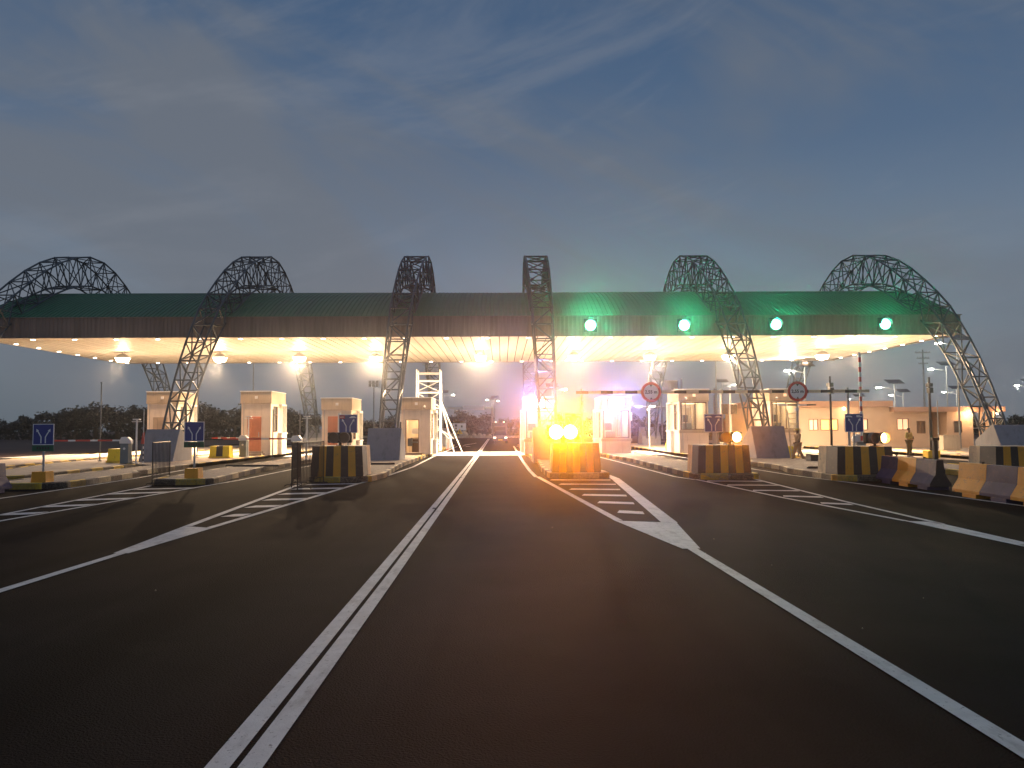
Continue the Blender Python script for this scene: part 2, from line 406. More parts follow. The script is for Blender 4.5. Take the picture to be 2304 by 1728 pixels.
# left gore in front of the block with the unlit beacon
gore(11.56, None, [(-5.96, 14.75), (-5.31, 14.45)],
     [(-5.70, 11.57), (-5.96, 14.75), (-6.73, 25.97)], [(-5.47, 11.56), (-5.31, 14.45), (-4.70, 25.6)],
     [((-5.72, 16.3), (-5.42, 16.6), .5), ((-5.85, 18.15), (-5.30, 18.5), .5), ((-6.0, 19.95), (-5.15, 20.35), .5),
      ((-6.12, 21.7), (-5.03, 22.2), .5), ((-6.25, 23.5), (-4.90, 24.0), .5), ((-6.3, 25.4), (-4.78, 25.9), .4)])
m = MB(); pline(m, [(-5.78, -4), (-5.66, 8.95), (-5.58, 11.6)], 0.14); mark(m)
m = MB(); pline(m, [(-4.78, 25.5), (-4.66, 27), (-4.4, 31), (-4.22, 37), (-4.45, 50), (-4.55, 79)], 0.13); mark(m)
# further left gore
gore(11.56, None, [(-10.55, 12.6), (-10.1, 12.3)],
     [(-10.4, 9.0), (-10.55, 12.6), (-10.86, 17.3), (-11.45, 25.5)], [(-10.2, 9.0), (-10.1, 12.3), (-9.98, 16.0), (-9.50, 25.0)],
     [((-10.6, 14.9), (-10.2, 15.2), .5), ((-10.7, 16.8), (-10.12, 17.3), .5), ((-10.8, 18.5), (-10.0, 19.1), .5), ((-10.9, 20.2), (-9.88, 20.8), .5),
      ((-11.03, 22.1), (-9.8, 22.8), .5), ((-11.1, 23.8), (-9.72, 24.4), .4)], w=0.12)
m = MB(); pline(m, [(-10.35, -4), (-10.3, 9.0)], 0.14); mark(m)
m = MB(); pline(m, [(-9.56, 25), (-9.4, 28), (-9.5, 35.5), (-9.6, 60)], 0.12); mark(m)
m = MB(); pline(m, [(-13.3, 10), (-13.42, 21.3), (-13.5, 25.2), (-13.8, 29.7), (-14.4, 36)], 0.12); mark(m)
# right gore in front of the flashing beacon
gore(11.6, None, [(2.17, 15.15), (3.28, 14.75)],
     [(2.66, 11.62), (2.17, 15.15), (1.22, 29.0)], [(2.93, 11.62), (3.30, 14.75), (4.14, 27.6), (4.10, 30.5)],
     [((1.74, 27.0), (3.70, 26.9), .35), ((1.90, 24.9), (3.58, 24.85), .4), ((2.05, 22.8), (3.4, 22.75), .45), ((2.22, 20.8), (3.26, 20.7), .5),
      ((2.38, 18.7), (3.10, 18.6), .5), ((2.54, 16.55), (2.95, 16.5), .5)], w=0.16, wr=0.30)
m = MB(); pline(m, [(2.83, -4), (2.88, 4.4), (2.81, 11.65)], 0.15); mark(m)
m = MB(); pline(m, [(1.24, 28.8), (1.16, 33), (1.12, 41.5), (1.15, 79)], 0.15); mark(m)
# far right gore
gore(11.57, None, [(7.63, 14.8), (8.10, 14.6)],
     [(7.74, 11.57), (7.60, 14.8), (7.06, 19.85), (6.62, 27.0)], [(8.04, 12.0), (8.13, 14.3), (8.27, 18.6), (8.82, 27.5)],
     [((6.92, 26.0), (8.60, 25.8), .30), ((7.05, 24.1), (8.50, 24.0), .32), ((7.18, 22.0), (8.30, 21.9), .34), ((7.36, 20.1), (8.14, 19.9), .36),
      ((7.56, 18.2), (8.04, 18.0), .36)], w=0.12)
m = MB(); pline(m, [(7.7, -4), (7.72, 8), (7.88, 11.8)], 0.16); mark(m)
m = MB(); pline(m, [(6.64, 26.8), (6.3, 28.5), (6.14, 41), (5.95, 50), (6.0, 79)], 0.12); mark(m)
m = MB(); pline(m, [(11.75, 9), (11.67, 17.4), (11.2, 24.6), (10.75, 29.1), (10.75, 34), (10.9, 60)], 0.12); mark(m)
m = MB(); pline(m, [(8.85, 27.4), (9.1, 32), (9.1, 60)], 0.12); mark(m)
# markings beyond the booths
m = MB()
for a, b in [((-4.2, 84), (-3.2, 97)), ((-3.75, 80), (-3.2, 78)), ((-4.1, 79), (-3.2, 78)), ((1.5, 78), (2.6, 97))]: strip(m, a, b, 0.14)
mark(m)
# road studs between the double lines
for i, y in enumerate((17.65, 28.6, 40.0)):
    m = MB(); m.hexa([(-.06, -.06, 0), (.06, -.06, 0), (.06, .06, 0), (-.06, .06, 0)], [(-.04, -.02, .02), (.04, -.02, .02), (.04, .02, .02), (-.04, .02, .02)])
    tag(m.build('road_stud', 'dsteel' if i < 2 else 'white', loc=(-1.49 + 0.0015 * (9.5 - y) - .02, y, 0.007)),
        ['small dark road stud on the double centre line nearest the camera', 'small dark road stud further along the double centre line', 'pale road stud on the centre line near the bright strip'][i], 'road stud', 'road studs on the centre line')
# chips of litter on the asphalt
m = MB()
for x, y in [(2.9, 11.2), (3.5, 10.2), (-3.9, 8.9), (3.2, 7.0), (3.4, 12.6), (4.4, 8.2), (0.9, 14.2)]:
    s_ = random.uniform(.005, .011); a = random.uniform(0, 3)
    m.hexa([(x + s_ * math.cos(a + t), y + 1.3 * s_ * math.sin(a + t), 0.002) for t in (0, 1.3, 3, 4.4)], [(x + .6 * s_ * math.cos(a + t), y + .8 * s_ * math.sin(a + t), 0.012) for t in (0, 1.3, 3, 4.4)])
tag(m.build('litter', 'stone'), 'pale stone chips scattered over the near asphalt', 'debris', kind='stuff')

ISL = {}
def island(name, Rt, Lt, colors=('kyel', 'kblk'), h=0.2, top='gravel', seg=0.95, colors_at=None, kw=0.15):
    """Rt, Lt: right / left edge polylines from the nose backwards."""
    nose_r, nose_l = Vector(Rt[0]), Vector(Lt[0])
    c = (nose_r + nose_l) / 2; hw = (nose_r - nose_l).length / 2
    arc = [Vector((c.x + hw * math.cos(t), c.y - hw * 0.45 * math.sin(t))) for t in [PI * k / 8 for k in range(1, 8)]]
    ring = [Vector(p) for p in reversed(Rt)] + arc + [Vector(p) for p in Lt]
    e1, e2 = Vector(Lt[-1]), Vector(Rt[-1]); c2 = (e1 + e2) / 2; hw2 = (e2 - e1).length / 2
    ring += [Vector((c2.x - hw2 * math.cos(t), c2.y + hw2 * math.sin(t))) for t in [PI * k / 6 for k in range(1, 6)]]
    # top surface
    n = len(ring)
    cen = sum(ring, Vector((0, 0))) / n
    mt = MB(); mt.prism([(p.x, p.y) for p in reversed(ring)], 0.004, h - 0.015)
    o = tag(mt.build('traffic_island', top), kind='structure')
    # painted kerb stones in alternating colours
    groups = {}
    dist = 0; idx = 0
    ring2 = ring + [ring[0]]
    inner = []
    for i in range(n):
        a, b, d = ring[i - 1], ring[i], ring[(i + 1) % n]
        t = ((b - a).normalized() + (d - b).normalized()); t = t.normalized() if t.length > 1e-6 else (d - b).normalized()
        inner.append(b - Vector((-t.y, t.x)) * kw if True else b)
    # orientation: make sure inner is inside
    if sum((ring[i] - cen).length - (inner[i] - cen).length for i in range(n)) < 0:
        inner = [ring[i] * 2 - inner[i] for i in range(n)]
    mk = MB(); run = 0.0; cur = 0
    cl = list(colors) + (['kcream', 'kgrey'] if colors_at else [])
    for i in range(n):
        a, b = ring[i], ring[(i + 1) % n]; ia, ib = inner[i], inner[(i + 1) % n]
        Ls = (b - a).length; pos = 0.0
        while pos < Ls - 1e-4:
            step = min(seg - run, Ls - pos)
            t0, t1 = pos / Ls, (pos + step) / Ls
            g0 = t1 - (0.008 / Ls if run + step >= seg - 1e-6 else 0)
            p0, p1 = a.lerp(b, t0), a.lerp(b, g0); q0, q1 = ia.lerp(ib, t0), ia.lerp(ib, g0)
            kk = cur % 2
            if colors_at and colors_at(p0): kk += 2
            ch = 0.03
            pc0 = p0.lerp(q0, 0.2); pc1 = p1.lerp(q1, 0.2)
            mk.add([(p0.x, p0.y, 0.004), (p1.x, p1.y, 0.004), (p1.x, p1.y, h - ch), (p0.x, p0.y, h - ch), (pc1.x, pc1.y, h), (pc0.x, pc0.y, h), (q1.x, q1.y, h), (q0.x, q0.y, h), (q1.x, q1.y, 0.004), (q0.x, q0.y, 0.004)],
                   [(0, 1, 2, 3), (3, 2, 4, 5), (5, 4, 6, 7), (7, 6, 8, 9), (0, 3, 5, 7, 9), (1, 8, 6, 4, 2)], kk)
            run += step; pos += step
            if run >= seg - 1e-6: run = 0; cur += 1
    # push the top surface in under the kerb by scaling nothing: the kerb stands 15 mm proud of it
    k = mk.build('kerb', cl, o)
    return o
faded = lambda p: p.y > 27.6 and p.y < 44
island('C', [(-4.50, 27.0), (-4.32, 29), (-4.62, 34), (-4.78, 38), (-4.80, 79)], [(-6.65, 27.0), (-7.0, 32), (-7.25, 38), (-7.25, 79)], colors_at=faded)
island('B', [(-9.62, 26.2), (-10.0, 30), (-10.35, 34), (-10.3, 42), (-9.75, 46), (-9.75, 79)], [(-11.6, 26.2), (-12.0, 34), (-12.0, 79)], colors_at=lambda p: 27.2 < p.y < 44)
island('A', [(-13.72, 24.8), (-13.74, 26), (-14.05, 30.5), (-14.62, 31.4), (-14.75, 37), (-14.75, 79)], [(-16.2, 24.8), (-16.2, 36.5), (-18.95, 39), (-18.95, 79)], colors_at=lambda p: 26 < p.y < 38)
island('Z', [(-17.35, 28.6), (-17.45, 37.4), (-19.6, 39.5), (-20.1, 79)], [(-19.9, 28.6), (-22.8, 40), (-23.6, 79)], top='paver')
island('Y', [(-20.4, 26.0), (-20.7, 30), (-23.0, 37), (-24.0, 46), (-24.4, 79)], [(-24.2, 26.0), (-28.5, 40), (-28.5, 79)], top='paver')
island('G', [(3.88, 28.3), (3.75, 33), (3.6, 79)], [(1.66, 28.3), (1.62, 33), (1.80, 40), (1.55, 54), (1.55, 79)], colors_at=faded)
island('H', [(8.95, 27.2), (8.9, 40), (8.7, 79)], [(6.70, 27.2), (6.66, 28), (6.76, 41), (6.35, 48), (6.3, 79)], colors_at=lambda p: 28 < p.y < 46)
island('I', [(13.4, 26.0), (15.1, 36), (15.2, 79)], [(11.02, 26.0), (11.15, 28), (11.2, 30.5), (11.62, 32.5), (11.68, 37), (11.15, 45), (11.15, 79)], colors_at=lambda p: 26.6 < p.y < 41)
island('J', [(19.0, 26.5), (19.6, 40), (19.6, 79)], [(16.6, 26.5), (16.7, 40), (16.9, 79)])
island('K', [(28.0, 34), (28.6, 40), (28.6, 79)], [(25.2, 34), (25.2, 79)])

# ------------------------------------------------------------------ canopy
XL, XR, YF, YB, ZS, ZF = -33.1, 29.0, 48.5, 67.4, 7.6, 8.8
YC = (YF + YB) / 2
canopy = empty('toll_canopy', (0, YC, 0), 'long toll plaza canopy with barrel green metal roof and brown ribbed fascia', 'canopy')
def rz_(y):     # roof height over y
    t = (y - YC) / ((YB - YF) / 2 - 0.1)
    return ZF - 0.02 + 3.1 * (1 - min(1, abs(t)) ** 1.6)
m = MB(); NR = 20; pitch = 0.29; nx = int((XR - XL) / pitch)
prof = [(0.0, 0.0), (0.36, 0.0), (0.44, 0.045), (0.56, 0.045), (0.64, 0.0)]
xs = []
for i in range(nx): xs += [(XL + (i + a) * pitch, b) for a, b in prof]
xs.append((XL + nx * pitch, 0.0))
ys = [YF + 0.1 + (YB - YF - 0.2) * j / NR for j in range(NR + 1)]
vs = [(x, y - YC, rz_(y) + b) for y in ys for x, b in xs]; nn = len(xs)
m.add(vs, [(j * nn + i, j * nn + i + 1, (j + 1) * nn + i + 1, (j + 1) * nn + i) for j in range(NR) for i in range(nn - 1)])
m.build('roof', 'green', canopy)
# gable infill at both ends
for x0, x1 in ((XL, XL + 0.06), (XL + nx * pitch - 0.06, XL + nx * pitch)):
    m = MB(); pts = [(y - YC, rz_(y) - 0.01) for y in ys]
    pts = [(ys[0] - YC, ZF - 0.1)] + pts + [(ys[-1] - YC, ZF - 0.1)]
    m.prism(pts, x0, x1, 'x'); m.build('gable', 'green', canopy)
# ribbed fascia: front, back and the two sides
def ribbed(a, b, z0, z1, nrm, p=0.26, d=0.035):
    mb = MB(); a = Vector((*a, 0)); b = Vector((*b, 0)); n = Vector((*nrm, 0)); Ln = (b - a).length; t = (b - a).normalized(); k = int(Ln / p); q = Ln / k
    P = []
    for i in range(k): P += [(i * q, 0), (i * q + .45 * q, 0), (i * q + .55 * q, d), (i * q + .92 * q, d)]
    P.append((Ln, 0))
    v = []
    for z in (z0, z1):
        for s_, dd in P: w = a + t * s_ + n * dd; v.append((w.x, w.y, z))
    c = len(P); mb.add(v, [(i, i + 1, c + i + 1, c + i) for i in range(c - 1)])
    w0 = a - n * .05; w1 = b - n * .05
    mb.add([(w0.x, w0.y, z0), (w1.x, w1.y, z0), (w1.x, w1.y, z1), (w0.x, w0.y, z1)], [(0, 1, 2, 3)])
    return mb
h = (YB - YF) / 2
fa = ribbed((XL, -h), (XR, -h), ZS, ZF, (0, -1)); fa.box(XL - .06, -h - .09, ZF, XR + .06, -h + .16, ZF + .05); fa.box(XL - .06, -h - .08, ZS - .05, XR + .06, -h + .05, ZS)
fa.build('fascia', 'fascia', canopy)
fa = ribbed((XR, h), (XL, h), ZS, ZF, (0, 1)); fa.box(XL - .06, h - .05, ZS - .05, XR + .06, h + .08, ZS); fa.build('fascia', 'fascia', canopy)
for x, s_ in ((XL, -1), (XR, 1)):
    fa = ribbed((x, -h + .06), (x, h - .06), ZS, ZF, (s_, 0)); fa.build('fascia', 'fascia', canopy)
m = MB(); pw = 0.61; k = int((XR - XL) / pw)
for i in range(k):
    m.box(XL + i * pw + .03, -h + .06, ZS + .0, XL + (i + 1) * pw - .03, h - .06, ZS + .03)
m.box(XL + .01, -h + .06, ZS + .035, XR - .01, h - .06, ZS + .05, 1)
m.build('soffit', ['soffit', 'gap'], canopy)
m = MB()   # gutters/purlins inside the roof, seen only from the side
for y in (-6, 0, 6): m.box(XL + .3, y - .08, ZS + .1, XR - .3, y + .08, ZS + .5)
m.build('purlin', 'galv', canopy)

# small round downlights along the rim of the soffit
dl = MB(); dl.prism([(0.16 * math.cos(2 * PI * i / 14), 0.16 * math.sin(2 * PI * i / 14)) for i in range(14)], -0.05, 0.0)
d0 = MB(); d0.prism([(0.13 * math.cos(2 * PI * i / 14), 0.13 * math.sin(2 * PI * i / 14)) for i in range(14)], -0.075, -0.052)
proto = None
def downlight(x, y, label, group):
    global proto
    if proto is None:
        proto = empty('downlight', (x, y, ZS), label, 'downlight', group)
        dl.build('trim', 'galv', proto); d0.build('lens', 'e_dot', proto); o = proto
    else:
        o = copy_tree(proto); o.location = (x, y, ZS); o['label'] = label; o['group'] = group
    return o
sp = 2.6
for i in range(24): downlight(XL + 0.9 + i * sp * 1.003, YF + 0.75, 'small round downlight in the row along the front edge of the canopy soffit', 'downlights along the front edge')
for i in range(24): downlight(XL + 1.1 + i * sp * .997, YB - 0.75, 'small round downlight in the row along the back edge of the canopy soffit', 'downlights along the back edge')
for i in range(1, 7):
    downlight(XL + 0.9, YF + 0.75 + i * 2.5, 'small round downlight along the left end of the canopy soffit', 'downlights along the left end')
    downlight(XR - 0.75, YF + 0.75 + i * 2.5, 'small round downlight along the right end of the canopy soffit', 'downlights along the right end')
# their light, one soft lamp for each stretch of the row
DL = (1.0, 0.60, 0.34)
for i in range(12):
    light('downlight_glow', 'SPOT', (XL + 2.1 + i * 5.2, YF + 0.30, ZS - 0.12), 2300, DL, radius=0.3, aim=(0, 0, -1), size=R(150), blend=1)
    light('downlight_glow', 'SPOT', (XL + 2.1 + i * 5.2, YB - 0.75, ZS - 0.12), 700, DL, radius=0.3, aim=(0, 0, -1), size=R(150), blend=1)

# large hanging floodlights over the lanes
fl_x = [-28.2, -21.0, -15.1, -9.4, -1.6, 5.4, 11.1, 17.0, 24.1]
names = ['far left', 'second from the left', 'third from the left', 'fourth from the left', 'middle, right over the double line', 'fourth from the right', 'third from the right', 'second from the right', 'far right']
fb = MB(); fb.hexa([(-.46, -.36, -.42), (.46, -.36, -.42), (.46, .36, -.42), (-.46, .36, -.42)], [(-.15, -.15, -.12), (.15, -.15, -.12), (.15, .15, -.12), (-.15, .15, -.12)]); fb.tube((0, 0, -.12), (0, 0, 0), .03)
fe = MB(); fe.hexa([(-.30, -.24, -.72), (.30, -.24, -.72), (.30, .24, -.72), (-.30, .24, -.72)], [(-.42, -.33, -.425), (.42, -.33, -.425), (.42, .33, -.425), (-.42, .33, -.425)])
p0 = None
FL = (1.0, 0.66, 0.38)
FW = (0.92, 0.86, 1.0)
for i, x in enumerate(fl_x):
    lab = 'large bright floodlight hanging under the canopy, ' + names[i]
    if p0 is None:
        p0 = empty('floodlight', (x, 58.0, ZS), lab, 'floodlight', 'floodlights hanging under the canopy')
        fb.build('housing', 'galv', p0); fe.build('lens', 'e_warm', p0)
    else:
        o = copy_tree(p0); o.location = (x, 58.0, ZS); o['label'] = lab
    light('flood_glow', 'POINT', (x, 58.0, ZS - 0.95), 330, FL, radius=0.12)
    light('flood_glare', 'SPOT', (x, 57.4, ZS - 0.85), 9000, (1.0, 0.70, 0.42), radius=0.15, aim=(0, -1, -.80), size=R(79), blend=0.3)
    light('flood_beam', 'SPOT', (x, 56.6, ZS - 0.8), 10500, (1.0, 0.84, 0.62), radius=0.15, aim=(0, 0, -1), size=R(158), blend=0.9)

# ------------------------------------------------------------------ truss arches
YA = 58.2
half = [(58.2, 14.62), (57.2, 14.58), (55.4, 14.15), (53.6, 13.42), (51.9, 12.5), (50.3, 11.45), (48.7, 10.3), (47.35, 9.2), (46.3, 8.05), (45.3, 6.9), (44.45, 5.75), (43.7, 4.6), (43.0, 3.4), (42.35, 2.2), (41.9, 1.1)]
outer = [(y, z) for y, z in reversed(half[1:])] + [(2 * YA - y, z) for y, z in half[1:]]
def arch_mesh():
    n = len(outer); O = []; I = []; Wd = []
    for i in range(n):
        a = outer[max(0, i - 1)]; b = outer[min(n - 1, i + 1)]
        t = Vector((b[0] - a[0], b[1] - a[1])).normalized(); nr = Vector((t.y, -t.x))
        if nr.y > 0 and outer[i][1] > 12: nr = -nr
        z = outer[i][1]; k = (max(0, z) / 14.2)
        d = 1.0 + 1.05 * k ** 3
        w = 0.80 + 0.75 * k ** 1.3
        p = Vector(outer[i]); O.append(p); I.append(p + nr * d); Wd.append(w)
    return O, I, Wd
O_, I_, W_ = arch_mesh()
def build_arch(x, label):
    t = empty('truss_arch', (x, YA, 0), label, 'truss arch', 'steel truss arches over the canopy')
    N = len(O_)
    def P(S, i, s_): return (s_ * W_[i] / 2, S[i].x - YA, S[i].y)
    for S, nm in ((O_, 'outer_chord'), (I_, 'inner_chord')):
        for s_ in (-1, 1):
            m = MB(); m.path([P(S, i, s_) for i in range(N)], 0.062, n=7)
            for i in range(N): m.ball(P(S, i, s_), 0.072, nu=6, nv=4)
            m.build(nm, 'steel', t)
    m = MB(); r = 0.042
    for i in range(N):
        m.tube(P(O_, i, -1), P(O_, i, 1), r); m.tube(P(I_, i, -1), P(I_, i, 1), r)
        for s_ in (-1, 1): m.tube(P(O_, i, s_), P(I_, i, s_), r)
        if i < N - 1:
            for s_ in (-1, 1):
                if i % 2 == 0: m.tube(P(O_, i, s_), P(I_, i + 1, s_), r)
                else: m.tube(P(I_, i, s_), P(O_, i + 1, s_), r)
            a = 1 if i % 2 else -1
            m.tube(P(O_, i, a), P(O_, i + 1, -a), r); m.tube(P(I_, i, -a), P(I_, i + 1, a), r)
            if 9 < O_[i].y:
                m.tube(P(O_, i, -a), P(O_, i + 1, a), r * .8)
                for s_ in (-1, 1): m.tube(*((P(I_, i, s_), P(O_, i + 1, s_)) if i % 2 == 0 else (P(O_, i, s_), P(I_, i + 1, s_))), r * .8)
    m.build('lattice', 'steel', t)
    return t
arch_x = [-31.15, -17.85, -6.2, 2.5, 14.1, 27.1]
arch_l = ['dark steel truss arch at the left end of the canopy, cut by the photo edge',
          'dark steel truss arch standing left of the tall booth with the terracotta door',
          'dark steel truss arch just left of the white scaffold tower',
          'dark steel truss arch rising behind the brightest amber beacon',
          'dark steel truss arch between the two green signals right of centre',
          'dark steel truss arch at the right end of the canopy, its long leg leaning outwards']
a0 = build_arch(arch_x[0], arch_l[0])
for x, l in zip(arch_x[1:], arch_l[1:]):
    a = copy_tree(a0); a.location.x = x; a['label'] = l
# grey concrete pedestals
ped = MB(); ped.prism([(-1.1, -0.0), (1.5, -0.0), (1.5, 1.0), (0.05, 1.84), (-0.15, 1.84)], -0.88, 0.88, 'x')
where = ['at the left end of the canopy', 'left of the tall booth with the terracotta door', 'just right of the striped block with the unlit beacon', 'hidden behind the brightest amber beacon', 'between the two lit amber beacons on the right', 'at the far right beside the concrete barriers']
pm = None
for i, x in enumerate(arch_x):
    for back in (0, 1):
        lab = ('grey sloping concrete pedestal ' if not back else 'rear grey concrete pedestal, ') + where[i]
        if pm is None:
            pm = ped.build('concrete_pedestal', 'plinth', bevel=0.02); o = pm; tag(o, lab, 'pedestal', 'pedestals of the truss arches')
        else:
            o = pm.copy(); col.objects.link(o); o['label'] = lab
        o.location = (x, 41.4 if not back else 2 * YA - 41.4, 0.01)
        o.rotation_euler = (0, 0, PI if back else 0)

# green lane signals mounted on the fascia
gs_l = ['round green lane signal on the fascia over the flashing beacon, the brightest one', 'round green lane signal on the fascia left of the truss arch over the barriers',
        'third round green lane signal from the left on the fascia', 'round green lane signal on the fascia nearest its right end']
s0 = None
for i, (x, z) in enumerate([(5.53, 8.19), (11.38, 8.17), (17.13, 8.2), (24.0, 8.2)]):
    if s0 is None:
        s0 = empty('lane_signal', (x, 48.32, z), gs_l[i], 'traffic signal', 'green lane signals on the canopy fascia')
        m = MB(); m.box(-.42, -.22, -.42, .42, .0, .42); m.build('housing', 'dark', s0, bevel=.03)
        m = MB(); m.disc((0, -.25, 0), .33, 'y', .028); m.build('lens', 'e_green', s0)
        m = MB()
        for k in range(10):
            a0_, a1_ = PI * k / 10, PI * (k + 1) / 10
            m.hexa([(.36 * math.cos(a0_), -.5, .36 * math.sin(a0_)), (.36 * math.cos(a1_), -.5, .36 * math.sin(a1_)), (.36 * math.cos(a1_), -.23, .36 * math.sin(a1_)), (.36 * math.cos(a0_), -.23, .36 * math.sin(a0_))],
                   [(.38 * math.cos(a0_), -.5, .38 * math.sin(a0_)), (.38 * math.cos(a1_), -.5, .38 * math.sin(a1_)), (.38 * math.cos(a1_), -.23, .38 * math.sin(a1_)), (.38 * math.cos(a0_), -.23, .38 * math.sin(a0_))])
        m.build('visor', 'dark', s0)
    else:
        o = copy_tree(s0); o.location = (x, 48.32, z); o['label'] = gs_l[i]
    light('signal_glow', 'SPOT', (x, 47.8, z), [9000, 5500, 3000, 2700][i], (0.0, 1.0, 0.36), radius=0.15, aim=(-x * .75, -44.7, 11), size=R(62), blend=1)
    light('signal_spill', 'POINT', (x, 47.7, z), [60, 40, 20, 20][i], (0.0, 1.0, 0.45), radius=0.2)

# ------------------------------------------------------------------ toll booths
def booth(x0, tall, side, label, kind, interior='warm', wall_lamp=None):
    """x0: left wall; side=+1: service window on the right side, -1 on the left side. Y from 49.3 to 52.4"""
    w, d = 1.85, 3.1; H = 4.0 if tall else 3.55; ph = 0.74
    t = empty('toll_booth', (x0, 49.3, 0.2), label, 'toll booth', 'toll booths under the canopy')
    th = 0.12; zt = H - ph
    openf = kind == 'window'
    lz0, lz1 = (1.45, 3.2) if tall else (0.95, 2.7)
    m = MB()
    # floor, ceiling
    m.box(0.0, 0.0, 0.0, w, d, 0.06); m.box(.0, .0, zt - .05, w, d, zt)
    # front wall
    if openf:
        m.box(0, 0, .06, w, th, lz0); m.box(0, 0, lz0, .10, th, zt - .05); m.box(w - .10, 0, lz0, w, th, zt - .05); m.box(.10, 0, lz1, w - .10, th, zt - .05)
    elif kind == 'open':
        m.box(0, 0, .06, .32, th, zt - .05); m.box(1.08, 0, .06, w, th, zt - .05); m.box(.32, 0, 2.15, 1.08, th, zt - .05)
    else:
        m.box(0, 0, .06, w, th, zt - .05)
    m.box(0, d - th, .06, w, d, zt - .05)
    wy0, wy1 = 0.55, 1.5
    for sx, opn in ((0, side < 0), (w - th, side > 0)):
        if opn:
            m.box(sx, th, .06, sx + th, d - th, lz0 if tall else .95)
            m.box(sx, th, lz1 - .1, sx + th, d - th, zt - .05)
            m.box(sx, th, lz0 if tall else .95, sx + th, wy0, lz1 - .1)
            m.box(sx, wy1, lz0 if tall else .95, sx + th, d - th, lz1 - .1)
        else:
            m.box(sx, th, .06, sx + th, d - th, zt - .05)
    m.build('wall', 'wall', t)
    m = MB(); m.box(-.05, -.05, zt, w + .05, d + .05, H); m.build('parapet', 'parapet', t, bevel=.012)
    m = MB(); m.box(-.08, -.08, H, w + .08, d + .08, H + .05); m.build('coping', 'white', t)
    sl0 = lz0 if tall else .95
    # service window on the lane side
    xs_ = 0 if side < 0 else w - th
    fr = MB()
    for (a, b, c, e) in ((wy0, wy0 + .05, sl0, lz1 - .1), (wy1 - .05, wy1, sl0, lz1 - .1), (wy0 + .05, wy1 - .05, sl0, sl0 + .05), (wy0 + .05, wy1 - .05, lz1 - .15, lz1 - .1), (wy0 + .05, wy1 - .05, (sl0 + lz1) / 2 + .2, (sl0 + lz1) / 2 + .25)):
        fr.box(xs_ - .01, a, c, xs_ + th + .01, b, e)
    f = fr.build('window_frame', 'frame', t)
    g_ = MB(); g_.box(xs_ + .05, wy0 + .05, sl0 + .05, xs_ + .06, wy1 - .05, lz1 - .15); g_.build('pane', 'glass', f)
    # glazed bay on the lane side
    bx0, bx1 = (w, w + .22) if side > 0 else (-.22, 0)
    m = MB(); m.box(bx0 + (.003 if side > 0 else 0), 1.75, 0, bx1 - (0 if side > 0 else .003), d - .25, sl0 - .05); m.box(bx0 + (.003 if side > 0 else 0), d - .29, sl0 - .05, bx1 - (0 if side > 0 else .003), d - .25, lz1 - .05); m.box(bx0 + (.003 if side > 0 else 0), 1.75, lz1 - .05, bx1 - (0 if side > 0 else .003), d - .25, zt - .003)
    b_ = m.build('service_bay', 'white', t)
    m = MB(); m.box(bx0 + .05, 1.8, sl0 - .05, bx1 - .03, d - .31, lz1 - .05); m.build('pane', 'glass', b_)
    m = MB(); m.box(bx0 - .04, 1.65, sl0 - .12, bx1 + .04, d - .15, sl0 - .045); m.build('ledge', 'white', b_)
    if openf:
        fr = MB(); a = .10
        fr.box(a, -.02, lz0, a + .06, th, lz1); fr.box(w - a - .06, -.02, lz0, w - a, th, lz1)
        fr.box(a + .06, -.02, lz0, w - a - .06, th, lz0 + .05); fr.box(a + .06, -.02, lz1 - .05, w - a - .06, th, lz1)
        if tall: fr.box(a + .16 * w, -.005, lz0 + .05, a + .16 * w + .03, th - .02, lz1 - .05); fr.box(w * .55, .03, lz0 + .05, w * .55 + .04, th - .02, lz1 - .05)
        f = fr.build('window_frame', 'frame', t)
        g_ = MB(); g_.box(a + .06, .05, lz0 + .05, w - a - .06, .06, lz1 - .05); g_.build('pane', 'glass', f)
        m = MB(); m.box(-.06, -.12, lz0 - .2, w + .06, -.003, lz0 - .02); m.build('sill', 'parapet', t)
        # interior
        m = MB(); m.box(.2, .6, lz0 - .2, w - .2, 1.2, lz0 - .15); m.box(.25, .65, .1, .35, 1.1, lz0 - .2); m.build('desk', 'frame', t)
        m = MB(); m.box(.35, .7, lz0 - .15, .95, .8, lz0 + .42); m.box(.6, .74, lz0 - .15, .7, .8, lz0 - .1); m.build('monitor', 'grey', t)
        m = MB(); m.box(.25, .85, lz0 + .5, .75, 1.0, lz0 + .95); m.build('till_cabinet', 'dark', t)
        m = MB(); m.box(w * .52, 2.4, lz0 - .6, w * .52 + .06, 2.5, lz1); m.box(w - .45, 2.6, lz0 + .1, w - .3, 2.9, lz1 - .2); m.box(w * .62, 2.88, lz0 - .3, w - .5, 2.95, lz1 - .3); m.build('shelf', 'parapet', t)
        m = MB(); m.box(.4, 1.2, zt - .11, w - .4, 2.4, zt - .06); m.build('ceiling_lamp', 'e_room', t)
        light('booth_light', 'POINT', (w / 2, 1.5, zt - .35), 60 if tall else 70, (1.0, .72, .42) if tall else (1.0, .86, .80), t, radius=.2)
    elif kind == 'door':
        dm = 'door' if interior == 'terra' else 'doorc'
        dx0 = .42
        m = MB(); m.box(dx0 - .04, -.03, 0.25, dx0 + .84, -.002, 2.42); fr_ = m.build('door_frame', 'parapet' if dm == 'doorc' else 'door', t)
        m = MB(); m.box(dx0 + .02, -.06, .28, dx0 + .24, -.032, 2.36); m.box(dx0 + .28, -.06, .28, dx0 + .78, -.032, 2.36)
        for k in range(13): m.box(dx0 + .31, -.085, .75 + k * .12, dx0 + .75, -.062, .75 + k * .12 + .07)
        dr = m.build('door', dm, t)
